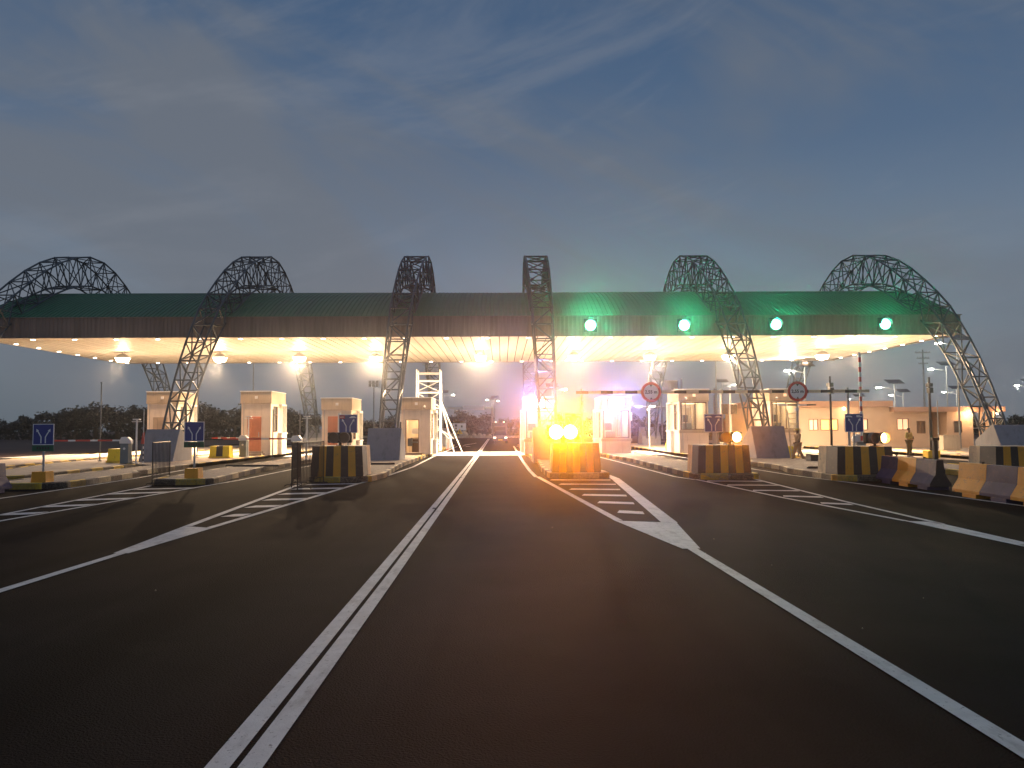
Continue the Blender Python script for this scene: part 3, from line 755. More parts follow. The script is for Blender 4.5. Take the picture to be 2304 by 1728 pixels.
        m = MB(); m.box(dx0 + .7, -.12, 1.15, dx0 + .74, -.088, 1.45); m.build('handle', 'galv', dr)
        m = MB(); m.box(.2, -.7, -.0, 1.5, -.003, .12); m.box(.3, -.35, .12, 1.4, -.003, .24); m.build('step', 'paver', t)
    else:
        m = MB(); m.box(.28, -.02, .06, .32, th, 2.19); m.box(1.08, -.02, .06, 1.12, th, 2.19); m.box(.32, -.02, 2.15, 1.08, th, 2.19); m.build('door_frame', 'frame', t)
        m = MB(); m.box(.34, .5, .5, .62, .9, 1.0); m.box(.4, .45, .72, .95, .95, .78); m.build('office_chair', 'grey', t)
        m = MB(); m.box(.55, .9, 1.28, 1.05, 1.0, 1.62); m.build('screen', 'signw', t)
        m = MB(); m.box(.5, .8, .98, 1.2, 1.4, 1.03); m.box(.55, 1.1, .1, 1.1, 1.35, .95); m.build('desk', 'frame', t)
        m = MB(); m.box(.2, -.7, 0, 1.4, -.003, .12); m.build('step', 'paver', t)
        light('booth_light', 'POINT', (w / 2, 1.5, zt - .4), 80, (1.0, .70, .40), t, radius=.2)
    bx_ = -.0 if side > 0 else w
    m = MB(); q = -1 if side > 0 else 1
    m.box(min(bx_, bx_ + q * .3), 1.2, zt - .75, max(bx_, bx_ + q * .3), 1.95, zt - .22); ac_ = m.build('air_conditioner', 'white', t, bevel=.02)
    m = MB(); m.tube((w * .1, -.075, .15), (w * .1, -.075, zt + .1), .018, n=6); m.build('conduit', 'galv', t)
    # small square lamp on the parapet
    m = MB(); m.box(w * .47, -.10, H - .45, w * .47 + .17, -.053, H - .28); m.build('wall_lamp', 'white' if not openf else 'e_winp', t)
    if kind in ('open', 'window') and wall_lamp is None:
        m = MB(); m.ball((w * .8 if kind == 'open' else w * .22, -.12, H - .56), .09, nu=10, nv=6); m.build('dome_camera', 'white', t)
    if wall_lamp:
        lx = w * wall_lamp
        m = MB(); m.box(lx - .48, -.20, H - .68, lx + .48, -.06, H - .08); fl = m.build('wall_floodlight', 'dark', t, bevel=.02)
        m = MB(); m.box(lx - .44, -.225, H - .64, lx + .44, -.203, H - .12); m.build('lens', 'e_blue', fl)
        light('flood_blue', 'SPOT', (lx, -.45, H - .42), 21000, (0.28, 0.34, 1.0), t, radius=.2, aim=(-x0 * .6, -49, 10), size=R(42), blend=1)
        light('flood_spill', 'POINT', (lx, -.8, H - .42), 120, (0.45, 0.5, 1.0), t, radius=.2)
    return t
booth(-22.35, True, 1, 'tall cream toll booth partly behind the left truss leg, leftmost of the booths', 'door', 'cream')
booth(-16.45, True, 1, 'tall cream toll booth with a terracotta louvred back door and bright right side', 'door', 'terra')
booth(-11.38, False, 1, 'short cream toll booth behind the striped block with the unlit beacon', 'door', 'terra')
booth(-6.38, False, 1, 'short cream toll booth with its door standing open beside the white scaffold tower', 'open')
booth(1.42, False, -1, 'toll booth right of the centre lane behind the flashing amber beacon', 'window', wall_lamp=.42)
booth(6.30, False, -1, 'short toll booth with a blinding blue white floodlight and a bright window', 'window', wall_lamp=.5)
booth(11.25, True, -1, 'tall toll booth with a lit front window between the two lane signs on the right', 'window')
booth(17.05, True, -1, 'tall lit toll booth behind the right arch leg and the round height sign', 'window')

# ------------------------------------------------------------------ striped crash blocks with beacons
def crash_block(x0, x1, y0, y1, ht, label, nst=7, skew=.0, base=0.2):
    t = empty('crash_block', ((x0 + x1) / 2, (y0 + y1) / 2, base), label, 'crash block', 'yellow and black striped crash blocks on the island noses')
    w = (x1 - x0) / 2; d = (y1 - y0) / 2; tp = .06
    m = MB()
    for i in range(nst):
        a = -w + 2 * w * i / nst; b = -w + 2 * w * (i + 1) / nst; k = (i + 1) % 2
        s0_ = (w - tp) / w
        m.hexa([(a, -d, 0), (b, -d, 0), (b, -d + .3, 0), (a, -d + .3, 0)], [(a * s0_, -d + tp, ht), (b * s0_, -d + tp, ht), (b * s0_, -d + .3, ht), (a * s0_, -d + .3, ht)], k)
    ns = 2
    for j in range(1, ns + 1):
        a = -d + .3 + (2 * d - .3) * (j - 1) / ns; b = -d + .3 + (2 * d - .3) * j / ns
        m.hexa([(-w, a, 0), (w, a, 0), (w, b, 0), (-w, b, 0)], [(-w + tp, a, ht), (w - tp, a, ht), (w - tp, b, ht), (-w + tp, b, ht)], 2 if j == 2 else 1)
    bmesh_ok = m.build('block', ['byel', 'bblk', 'kcream'], t)
    return t
cb_ = [(-6.52, -4.72, 26.6, 28.2, 1.03, 'yellow and black striped block at the left island with the unlit twin beacon'),
       (1.80, 3.58, 28.3, 30.0, 1.05, 'striped block under the brightest flashing amber beacon in the middle'),
       (6.85, 8.74, 27.3, 28.9, .97, 'striped block under the amber beacon in front of the tall lit booth'),
       (11.15, 13.10, 25.9, 27.5, .93, 'striped block under the amber beacon nearest the concrete barriers'),
       (17.0, 18.9, 26.7, 28.3, .88, 'yellow and black striped block at the right edge behind the barriers')]
for c_ in cb_: crash_block(*c_)

def beacon(x, y, z, label, lit, rot=0.0, power=3000, scale=1.0):
    """twin horizontal amber warning light; lit: tuple of bools (left, right)"""
    t = empty('warning_beacon', (x, y, z), label, 'warning light', 'twin amber warning lights on the striped blocks', rz=rot)
    m = MB(); m.tube((0, .1, 0), (0, .1, .12), .05, n=8); m.box(-.12, 0, 0, .12, .2, .02); m.build('post', 'dsteel', t)
    m = MB(); m.box(-.42, -.02, .10, .42, .16, .46); hs = m.build('housing', 'dsteel', t, bevel=.03)
    for sx, on in ((-.182, lit[0]), (.182, lit[1])):
        m = MB(); m.disc((sx, -.05, .28), .18, 'y', .028, n=20); m.build('lens', 'e_amber' if on else 'frame', t)
        m = MB(); m.disc((sx, -.22, .28), .193, 'y', .198, n=20, r0=.181); m.build('visor', 'kgrey', t)
        if on:
            light('beacon_glow', 'SPOT', (sx, -.30, .28), power, (1.0, .27, .0), t, radius=.1, aim=(-x * .9, -y, 7.3), size=R(42), blend=.9)
            light('beacon_spill', 'POINT', (sx, -.32, .26), power * .0045, (1.0, .27, .0), t, radius=.1)
    t.scale = (scale, scale, scale)
    return t
beacon(-5.68, 27.3, 1.23, 'unlit twin warning light under the blue sign on the left striped block', (False, False))
beacon(2.25, 28.9, 1.25, 'twin amber warning light flashing blindingly near the middle', (True, True), power=30000, scale=1.45)
beacon(8.20, 27.9, 1.17, 'lit amber warning light right of the middle, its right lamp glowing', (False, True), power=2600)
beacon(12.75, 26.4, 1.13, 'lit amber warning light on the block nearest the concrete barriers', (False, True), rot=R(12), power=2600)

# ------------------------------------------------------------------ blue lane signs
def yy(m, s=1.0, y=-.03, k=0):
    def bar(a, b, w):
        a = Vector((a[0], a[1])); b = Vector((b[0], b[1])); d = (b - a).normalized(); n = Vector((-d.y, d.x)) * w / 2
        m.prism([tuple((a + n) * s), tuple((a - n) * s), tuple((b - n) * s), tuple((b + n) * s)], y, y + .008, 'y', k)
    for q in (-1, 1):
        bar((q * .075, -.28), (q * .075, -.06), .035); bar((q * .075, -.065), (q * .20, .15), .035)
        p = [(q * .235, .21), (q * .15, .15), (q * .235, .10)]
        m.prism([(a * s, b * s) for a, b in p], y - .0015, y + .008, 'y', k)
def lane_sign(x, y, zc, label, post_z, green=False, base=None, picto=None, size=.68, pr=.035):
    t = empty('lane_sign', (x, y, post_z), label, 'road sign', 'blue lane guidance signs')
    z = zc - post_z; s = size / 2
    m = MB(); m.box(-s, -.02, z - s, s, 0, z + s); pn = m.build('panel', 'blue', t)
    m = MB()
    for a in ((-s, z - s, s, z - s + .02), (-s, z + s - .02, s, z + s), (-s, z - s + .02, -s + .02, z + s - .02), (s - .02, z - s + .02, s, z + s - .02)): m.box(a[0], -.027, a[1], a[2], -.022, a[3])
    m.build('border', 'signw', pn)
    m = MB(); yy(m, s * 2.0 / .68 * .95); o = m.build('arrows', 'signw', pn); o.location = (0, 0, z - .02)
    if picto:
        m = MB()
        for kind_, cx in picto:
            if kind_ == 'truck': m.box(cx - .10, -.03, z + s * .62, cx + .03, -.022, z + s * .84); m.box(cx + .035, -.03, z + s * .62, cx + .10, -.022, z + s * .76)
            elif kind_ == 'car': m.prism([(cx - .12, z + s * .62), (cx + .12, z + s * .62), (cx + .12, z + s * .70), (cx + .05, z + s * .80), (cx - .04, z + s * .80), (cx - .12, z + s * .70)], -.03, -.022, 'y')
            else: m.box(cx - .10, -.03, z + s * .55, cx + .10, -.022, z + s * .88, 1); m.box(cx - .07, -.034, z + s * .68, cx + .07, -.0305, z + s * .74)
        m.build('pictogram', ['signw', 'red'], pn)
    m = MB(); m.tube((0, .03, 0), (0, .03, z + s * .8), pr, n=10); m.build('post', 'galv', t)
    if green:
        m = MB(); m.box(-s - .01, -.02, z - s - .2, s - .0, 0, z - s - .01); gp_ = m.build('plate', 'sgreen', t)
        m = MB()
        for k in range(5): m.box(-.2 + k * .085, -.025, z - s - .14, -.145 + k * .085, -.0205, z - s - .06)
        m.build('lettering', 'dark', gp_)
    if base:
        m = MB(); b = base
        m.hexa([(-b, -b, 0), (b, -b, 0), (b, b, 0), (-b, b, 0)], [(-b * .93, -b * .93, .33), (b * .93, -b * .93, .33), (b * .93, b * .93, .33), (-b * .93, b * .93, .33)]); m.build('footing', 'byel', t)
    return t
lane_sign(-14.42, 24.7, 1.69, 'blue lane sign with green plate on the leftmost island nose', .2, True, .23, size=.66)
lane_sign(-10.33, 26.3, 1.75, 'blue lane sign with green plate beside the crowd barrier and grey pedestal', .2, True, .23, size=.66)
lane_sign(-5.60, 28.4, 2.0, 'blue lane sign with a red and white pictogram above the unlit beacon', .2, picto=[('no', -.22), ('car', .17)], size=.68)
lane_sign(2.75, 29.3 + .9, 2.05, 'blue lane sign washed out behind the brightest amber beacon', .2, picto=[('car', -.17), ('truck', .2)], size=.66)
lane_sign(7.90, 28.2 + .85, 1.96, 'blue lane sign with two car pictograms beside the tall lit booth', .2, picto=[('car', -.18), ('car', .18)], size=.68)
lane_sign(12.56, 26.8 + .85, 1.93, 'blue lane sign with car and truck pictograms near the concrete barriers', .2, picto=[('car', -.19), ('truck', .18)], size=.66)

# ------------------------------------------------------------------ height gantry and round signs
gt = empty('height_gantry', (8.3, 29.6, 0), 'black and yellow striped height bar spanning the right lanes on thin posts', 'height gantry')
m = MB(); x = 2.82 - 8.3; i = 0; xe = 14.05 - 8.3; n_ = 24; st = (xe - x) / n_
for i in range(n_): m.box(x + i * st, -.05, 3.10, x + (i + 1) * st, .05, 3.21, i % 2)
m.build('bar', ['bblk', 'kcream'], gt)
for px in (3.05, 8.15, 13.3): m = MB(); m.tube((px - 8.3, .12, .2), (px - 8.3, .12, 3.3), .05, n=8); m.box(px - 8.3 - .05, -.0, 3.06, px - 8.3 + .05, .1, 3.09); m.build('post', 'galv', gt)
def text_mesh(body, size, depth):
    c = bpy.data.curves.new('txt', 'FONT'); c.body = body; c.size = size; c.extrude = depth; c.align_x = 'CENTER'; c.align_y = 'CENTER'; c.offset = 0.004
    o = bpy.data.objects.new('txt', c); col.objects.link(o)
    dg = bpy.context.evaluated_depsgraph_get(); me = bpy.data.meshes.new_from_object(o.evaluated_get(dg))
    bpy.data.objects.remove(o); return me
for i, (x, lab) in enumerate([(5.67, 'round red ringed 2,55 m height sign nearer the middle on the striped bar'), (11.27, 'round red ringed 2,55 m height sign further right on the striped bar')]):
    t = empty('height_sign', (x, 29.5, 3.15), lab, 'road sign', 'round height limit signs')
    m = MB(); m.disc((0, 0, 0), .38, 'y', .02, n=36); m.build('disc', 'signw', t)
    m = MB(); m.disc((0, -.012, 0), .385, 'y', .01, n=36, r0=.285); m.build('ring', 'red', t)
    m = MB(); m.prism([(-.05, .28), (.05, .28), (0, .20)], -.014, -.002, 'y'); m.prism([(-.05, -.28), (0, -.20), (.05, -.28)], -.014, -.002, 'y'); m.build('arrowhead', 'dark', t)
    me = text_mesh('2,55 m', .17, .003); o = bpy.data.objects.new('lettering', me); col.objects.link(o); me.materials.clear(); me.materials.append(M['dark']); o.parent = t; o.rotation_euler = (PI / 2, 0, 0); o.location = (0, -.008, -.0)
    m = MB(); m.box(-.02, .02, -.1, .02, .06, .1); m.build('bracket', 'galv', t)

# ------------------------------------------------------------------ crowd barriers
def crowd_barrier(x, y, rz, ln, label, n=12):
    t = empty('crowd_barrier', (x, y, 0), label, 'crowd barrier', 'dark steel crowd barriers', rz=rz)
    m = MB(); h_ = ln / 2
    m.path([(-h_, 0, .0), (-h_, 0, 1.40), (h_, 0, 1.40), (h_, 0, .0)], .019, n=8); m.tube((-h_, 0, .22), (h_, 0, .22), .014)
    m.build('frame', 'dsteel', t)
    m = MB()
    for i in range(1, n): m.tube((-h_ + ln * i / n, 0, .22), (-h_ + ln * i / n, 0, 1.40), .011)
    m.build('bars', 'dsteel', t)
    for s_ in (-.7, .7): m = MB(); m.path([(s_ * h_, -.28, 0.02), (s_ * h_, -.22, .07), (s_ * h_, .22, .07), (s_ * h_, .28, .02)], .016); m.tube((s_ * h_, 0, .07), (s_ * h_, 0, .22), .014); m.build('foot', 'dsteel', t)
    return t
crowd_barrier(-11.5, 26.5, R(99.5), 2.2, 'dark crowd barrier seen nearly edge on left of the second blue sign', n=13)
crowd_barrier(-6.03, 24.75, R(88.3), 3.0, 'dark crowd barrier reaching back to the corner of the left striped block', n=19)
crowd_barrier(-6.62, 25.2, R(95), 1.6, 'shorter dark crowd barrier just left of the longer one by the striped block', n=11)

# ------------------------------------------------------------------ concrete jersey barriers
def jersey(x, y0, y1, label, cols, rz=0.0):
    t = empty('jersey_barrier', (x, (y0 + y1) / 2, 0), label, 'concrete barrier', 'painted concrete road barriers', rz=rz)
    P = [(-.3, .10), (.3, .10), (.3, .18), (.13, .45), (.09, .85), (-.09, .85), (-.13, .45), (-.3, .18)]
    d = (y1 - y0) / 2; n = len(cols); m = MB()
    for i, c in enumerate(cols):
        a = -d + 2 * d * i / n; b = -d + 2 * d * (i + 1) / n
        pts = P[::-1]
        m.prism([(p[0], p[1]) for p in pts], a + .001, b - .001, 'y', c)
        m.box(-.3, a + .12 * (b - a), .0, .3, a + .62 * (b - a), .099, c)
    m.build('body', ['kcream', 'bblue', 'byel', 'bblk', 'brick'], t, bevel=.008)
    m = MB(); m.prism([(p[0] * .99, p[1]) for p in P[::-1]], -d - .012, -d - .0, 'y'); m.build('end_face', 'bblk', t)
    m = MB()
    for s_ in (-1, 1): m.tube((0, s_ * d * .5, .85), (0, s_ * d * .5, .90), .02); m.tube((-.0, s_ * d * .5 - .08, .9), (0, s_ * d * .5 + .08, .9), .012)
    m.build('lifting_eye', 'dsteel', t)
    return t
jersey(12.36, 21.75, 25.3, 'blue and yellow painted concrete barrier with a black end post, left one', [1, 2, 1], rz=R(-3))
jersey(11.98, 16.6, 20.3, 'yellow and dark blue painted concrete barrier at the right edge', [2, 1, 2], rz=R(-2))
jersey(-14.75, 20.3, 23.4, 'dark blue concrete barrier cut by the left photo edge', [1, 3, 1], rz=R(4))
t = empty('barrier_post', (12.62, 22.6, 0), 'black square post standing behind the end of the blue and yellow barrier', 'post')
m = MB(); m.box(-.055, -.055, 0, .055, .055, 1.38); m.build('shaft', 'dsteel', t)
m = MB(); m.box(-.10, -.08, 1.38, .10, .08, 1.47); m.build('cap', 'dsteel', t, bevel=.01)

# ------------------------------------------------------------------ scaffold tower
t = empty('scaffold_tower', (-5.35, 57.0, 0.2), 'white steel scaffold tower with two leaning stabiliser legs', 'scaffold')
w_ = .84
ups = [(-w_, -.6), (w_, -.6), (-w_, .6), (w_, .6)]
for a, b in ups: m = MB(); m.tube((a, b, 0), (a, b, 5.9), .045, n=8); m.build('upright', 'white', t)
for z in (.5, 1.6, 2.3, 3.1, 4.25, 5.1, 5.65):
    m = MB(); m.path([(-w_, -.6, z), (w_, -.6, z), (w_, .6, z), (-w_, .6, z), (-w_, -.6, z)], .032); m.build('rung', 'white', t)
m = MB()
for z0, z1 in ((4.3, 5.05), (3.15, 4.2), (1.65, 2.3), (.55, 1.55)):
    m.tube((-w_, -.64, z0), (w_, -.64, z1), .028); m.tube((-w_, .64, z1), (w_, .64, z0), .028)
m.build('brace', 'white', t)
for (sx, sy) in ((1.9, -.2), (2.55, -.9)): m = MB(); m.tube((w_, -.6, 3.75), (sx, sy - .6, -.16), .04, n=8); m.tube((w_, -.6, 1.6), (sx * .62 + w_ * .38, (sy - .6) * .62 - .6 * .38, 1.6 * .55), .028); m.ball((sx, sy - .6, -.12), .05, nu=8, nv=5); m.build('stabiliser', 'white', t)

# ------------------------------------------------------------------ barrier gates
def gate(x, y, label, dirx, ln=4.0, boom_up=False, z0=.2, striped=('boomred', 'white'), group='boom barrier gates', cab='grey'):
    t = empty('boom_gate', (x, y, z0), label, 'boom gate', group)
    m = MB(); m.box(-.2, -.2, 0, .2, .2, .95); c = m.build('cabinet', cab, t, bevel=.015)
    m = MB(); m.disc((0, -.215, .72), .06, 'y', .012, n=14); m.build('badge', 'white', c)
    m = MB(); m.prism([(-.28, .96), (.28, .96), (.28, 1.1), (.12, 1.28), (-.18, 1.28), (-.28, 1.12)], -.14, .14, 'y'); m.build('motor_head', 'white', t, bevel=.02)
    m = MB(); n = 9
    if boom_up:
        for i in range(n * 2): m.box(-.045, -.26, 1.0 + ln * i / (2 * n), .045, -.20, 1.0 + ln * (i + 1) / (2 * n), i % 2)
    else:
        for i in range(n):
            a = dirx * (.2 + ln * i / n); b = dirx * (.2 + ln * (i + 1) / n)
            m.box(min(a, b), -.25, 1.08 - .0 * i, max(a, b), -.20, 1.16, 0 if i % 3 else 1)
    m.build('boom', list(striped), t)
    return t
g1 = gate(-18.35, 38.3, 'white boom gate with grey cabinet and lowered red boom left of the first pedestal', -1, 3.2)
g2 = gate(-15.35, 46.5, 'boom gate with grey cabinet right of the left pedestal, beside the tall booth', -1, 1.6)
g3 = gate(-10.9, 41.5, 'boom gate with a red boom behind the crowd barrier', -1, 3.6)
g4 = gate(15.2, 33.0, 'red and white boom raised upright behind the rightmost blue sign', 1, 3.75, boom_up=True)
# tall posts with scanners next to the gates
def spost(x, y, hgt, label, cat='sensor post', head=True, mt='white', r=.045, grp='slim sensor posts on the islands', z0=.2):
    t = empty('sensor_post', (x, y, z0), label, cat, grp)
    m = MB(); m.tube((0, 0, 0), (0, 0, hgt), r, n=8); m.box(-.12, -.12, 0, .12, .12, .03); m.build('shaft', mt, t)
    if head: m = MB(); m.box(-.16, -.1, hgt - .05, .16, .1, hgt + .02); m.tube((-.25, 0, hgt - .12), (.25, 0, hgt - .12), .02); m.build('head', 'white', t)
    return t
spost(-18.0, 38.6, 2.15, 'white sensor post with a small crossbar next to the leftmost boom gate')
spost(-15.15, 46.7, 2.4, 'white sensor post with a crossbar next to the boom gate by the tall booth')
spost(-10.4, 41.6, 2.3, 'white sensor post behind the crowd barrier')
spost(-9.9, 47.5, 2.6, 'thick white post at the corner of the short booth behind the blue sign', r=.10, head=False)
for x, y, hgt, lab in [(11.35, 60.0, 3.2, 'grey post with a wide crossbar behind the first round height sign'), (16.0, 42.0, 2.75, 'post with a wide dark crossbar below the second round height sign')]:
    t = empty('surveillance_post', (x, y, .2), lab, 'camera post', 'wide camera posts behind the round signs')
    m = MB(); m.tube((0, 0, 0), (0, 0, hgt), .05, n=8); m.build('shaft', 'galv', t)
    m = MB()
    for k in range(4): m.box(-1.05 + k * .52, -.04, hgt - .0, -1.05 + (k + 1) * .52, .04, hgt + .08, k % 2)
    m.build('arm', ['white', 'dsteel'], t)
    m = MB(); m.box(-.16, -.25, hgt - .28, .0, .05, hgt - .14); m.build('camera', 'white', t)
t = empty('ladder', (15.75, 41.6, .03), 'pale aluminium ladder standing upright behind the walking worker', 'ladder')
m = MB()
for q in (-.26, .26): m.tube((q, 0, 0), (q, .5, 2.7), .03)
for k in range(9): m.tube((-.26, .05 + k * .052, .25 + k * .28), (.26, .05 + k * .052, .25 + k * .28), .018)
m.build('frame', 'kcream', t)
# red and white rod beside the leftmost gate
t = empty('marker_rod', (-17.2, 37.6, .2), 'thin rod with a red cloth and white bands by the leftmost boom gate', 'marker rod')
m = MB()
for i in range(8): m.tube((0, 0, i * .12), (0, 0, (i + 1) * .12), .022, k=i % 2)
m.tube((0, 0, .96), (0, 0, 2.6), .016); m.build('rod', ['white', 'dark'], t)
m = MB(); m.hexa([(-.12, -.02, .95), (.03, -.02, .95), (.03, .02, .95), (-.12, .02, .95)], [(-.03, -.01, 1.5), (.04, -.01, 1.5), (.04, .01, 1.5), (-.03, .01, 1.5)]); m.build('cloth', 'boomred', t)

# slim grey rods standing on the islands (plain height markers)
for i, (x, y, h_, lab) in enumerate([(-17.9, 46, 3.9, 'thin grey rod just left of the tall booth with the terracotta door'), (-12.9, 44, 2.7, 'thin grey rod standing right of the tall booth with the terracotta door'),
                                      (-11.9, 46, 2.7, 'thin grey rod left of the rear arch leg in the left half'), (-21.0, 41, 4.1, 'thin grey rod at the left side of the leftmost booth')]):
    m = MB(); m.tube((0, 0, 0), (0, 0, h_), .032, n=8); m.tube((0, 0, 0), (0, 0, .05), .1, n=10); m.box(-.05, -.05, h_, .05, .05, h_ + .03)
    tag(m.build('marker_pole', 'poleg', loc=(x, y, .2)), lab, 'pole', 'thin grey rods on the islands')

# yellow and black guard blocks near the gates
def guard(x, y, w_, h_, label, k=(0, 1, 0), z0=.2):
    t = empty('guard_block', (x, y, z0), label, 'guard block', 'yellow guard blocks by the gates')
    m = MB(); n = len(k)
    for i, c in enumerate(k):
        a = -w_ / 2 + w_ * i / n; b = a + w_ / n
        m.hexa([(a, -.35, 0), (b, -.35, 0), (b, .35, 0), (a, .35, 0)], [(a * .94, -.25, h_), (b * .94, -.25, h_), (b * .94, .25, h_), (a * .94, .25, h_)], c)
    m.build('body', ['yellow', 'bblk'], t)
    m = MB(); m.box(-w_ / 2 - .04, -.39, 0.0, w_ / 2 + .04, -.352, .09); m.build('plinth', 'kyel', t); return t
guard(-19.45, 39.6, .62, .68, 'plain yellow guard block beside the leftmost boom gate', (0,))
guard(-16.2, 45.2, 1.15, .68, 'yellow guard block with one black stripe left of the tall booth', (0, 1, 0))
guard(11.85, 54.0, .95, .55, 'pale yellow guard block left of the tall lit booth', (0,))
guard(15.55, 43.5, 1.4, .68, 'bright yellow guard block with a dark stripe behind the walking worker', (0, 1, 0, 0), z0=.05)

# small cabinets and boxes
def cabinet(x, y, z, sx, sy, sz, mt, label, cat='cabinet'):
    t = empty('equipment_cabinet', (x, y, z), label, cat)
    m = MB(); m.box(-sx / 2, -sy / 2, 0, sx / 2, sy / 2, sz); m.build('body', mt, t, bevel=.015)
    m = MB(); m.box(-sx * .42, -sy / 2 - .012, sz * .12, sx * .42, -sy / 2 - .002, sz * .88); m.build('door', mt, t)
    m = MB(); m.box(-sx / 2 - .03, -sy / 2 - .03, sz, sx / 2 + .03, sy / 2 + .03, sz + .03); m.build('lid', mt, t); return t
cabinet(15.15, 37.2, .05, 1.0, .6, .42, 'dark', 'low dark box on the ground beside the walking worker', 'box')
cabinet(9.9, 66.0, 0, .7, .4, .9, 'white', 'small pale sign board box behind the lane left of the tall lit booth', 'board')
cabinet(-4.3, 62.6, .2, .45, .4, 1.15, 'grey', 'grey blue cabinet behind the scaffold tower', 'cabinet')
cabinet(2.2, 66.5, .2, .4, .4, 1.4, 'parapet', 'pale cabinet on the island behind the first booth right of the lane', 'cabinet')
cabinet(33.8, 58.5, 0, 1.3, .6, 1.1, 'parapet', 'grey cabinet at the foot of the poles in front of the office building', 'cabinet')
spost(-4.2, 60.5, 1.7, 'slim post with a red band behind the scaffold tower', mt='boomred', head=False)

# traffic light heads on twin chrome poles between the right booths
for i, (x, lab) in enumerate([(15.1, 'chrome pole with black signal head, the left one beside the tall lit booth'), (15.75, 'chrome pole with black signal head, the right one beside the tall lit booth')]):
    t = empty('signal_pole', (x, 53.5, .1), lab, 'signal pole', 'chrome signal poles between the right booths')
    m = MB(); m.tube((0, 0, 0), (0, 0, 4.35), .07, n=10); m.build('shaft', 'galv', t)
    m = MB(); m.box(-.02, -.25, 2.6, .42, -.08, 3.3); hd = m.build('signal_head', 'dark', t, bevel=.02)
    m = MB()
    for z in (2.78, 3.1): m.disc((.2, -.30, z), .1, 'y', .045, n=14, r0=.085)
    m.build('visor', 'dark', hd)

# ------------------------------------------------------------------ people
def skin_mesh(name, verts, edges, rad, m_, parent, sub=1):
    me = bpy.data.meshes.new(name); me.from_pydata(verts, edges, []); me.update()
    o = bpy.data.objects.new(name, me); col.objects.link(o)
    md = o.modifiers.new('skin', 'SKIN'); md.use_smooth_shade = True
    for i, r in enumerate(rad):
        r = r if isinstance(r, tuple) else (r, r)
        me.skin_vertices[0].data[i].radius = r
    me.skin_vertices[0].data[0].use_root = True
    s_ = o.modifiers.new('sub', 'SUBSURF'); s_.levels = sub; s_.render_levels = sub
    dg = bpy.context.evaluated_depsgraph_get(); m2 = bpy.data.meshes.new_from_object(o.evaluated_get(dg))
    bpy.data.objects.remove(o); m2.materials.clear(); m2.materials.append(M[m_])
    for p in m2.polygons: p.use_smooth = True; p.material_index = 0
    o = bpy.data.objects.new(name, m2); col.objects.link(o); o.parent = parent
    return o
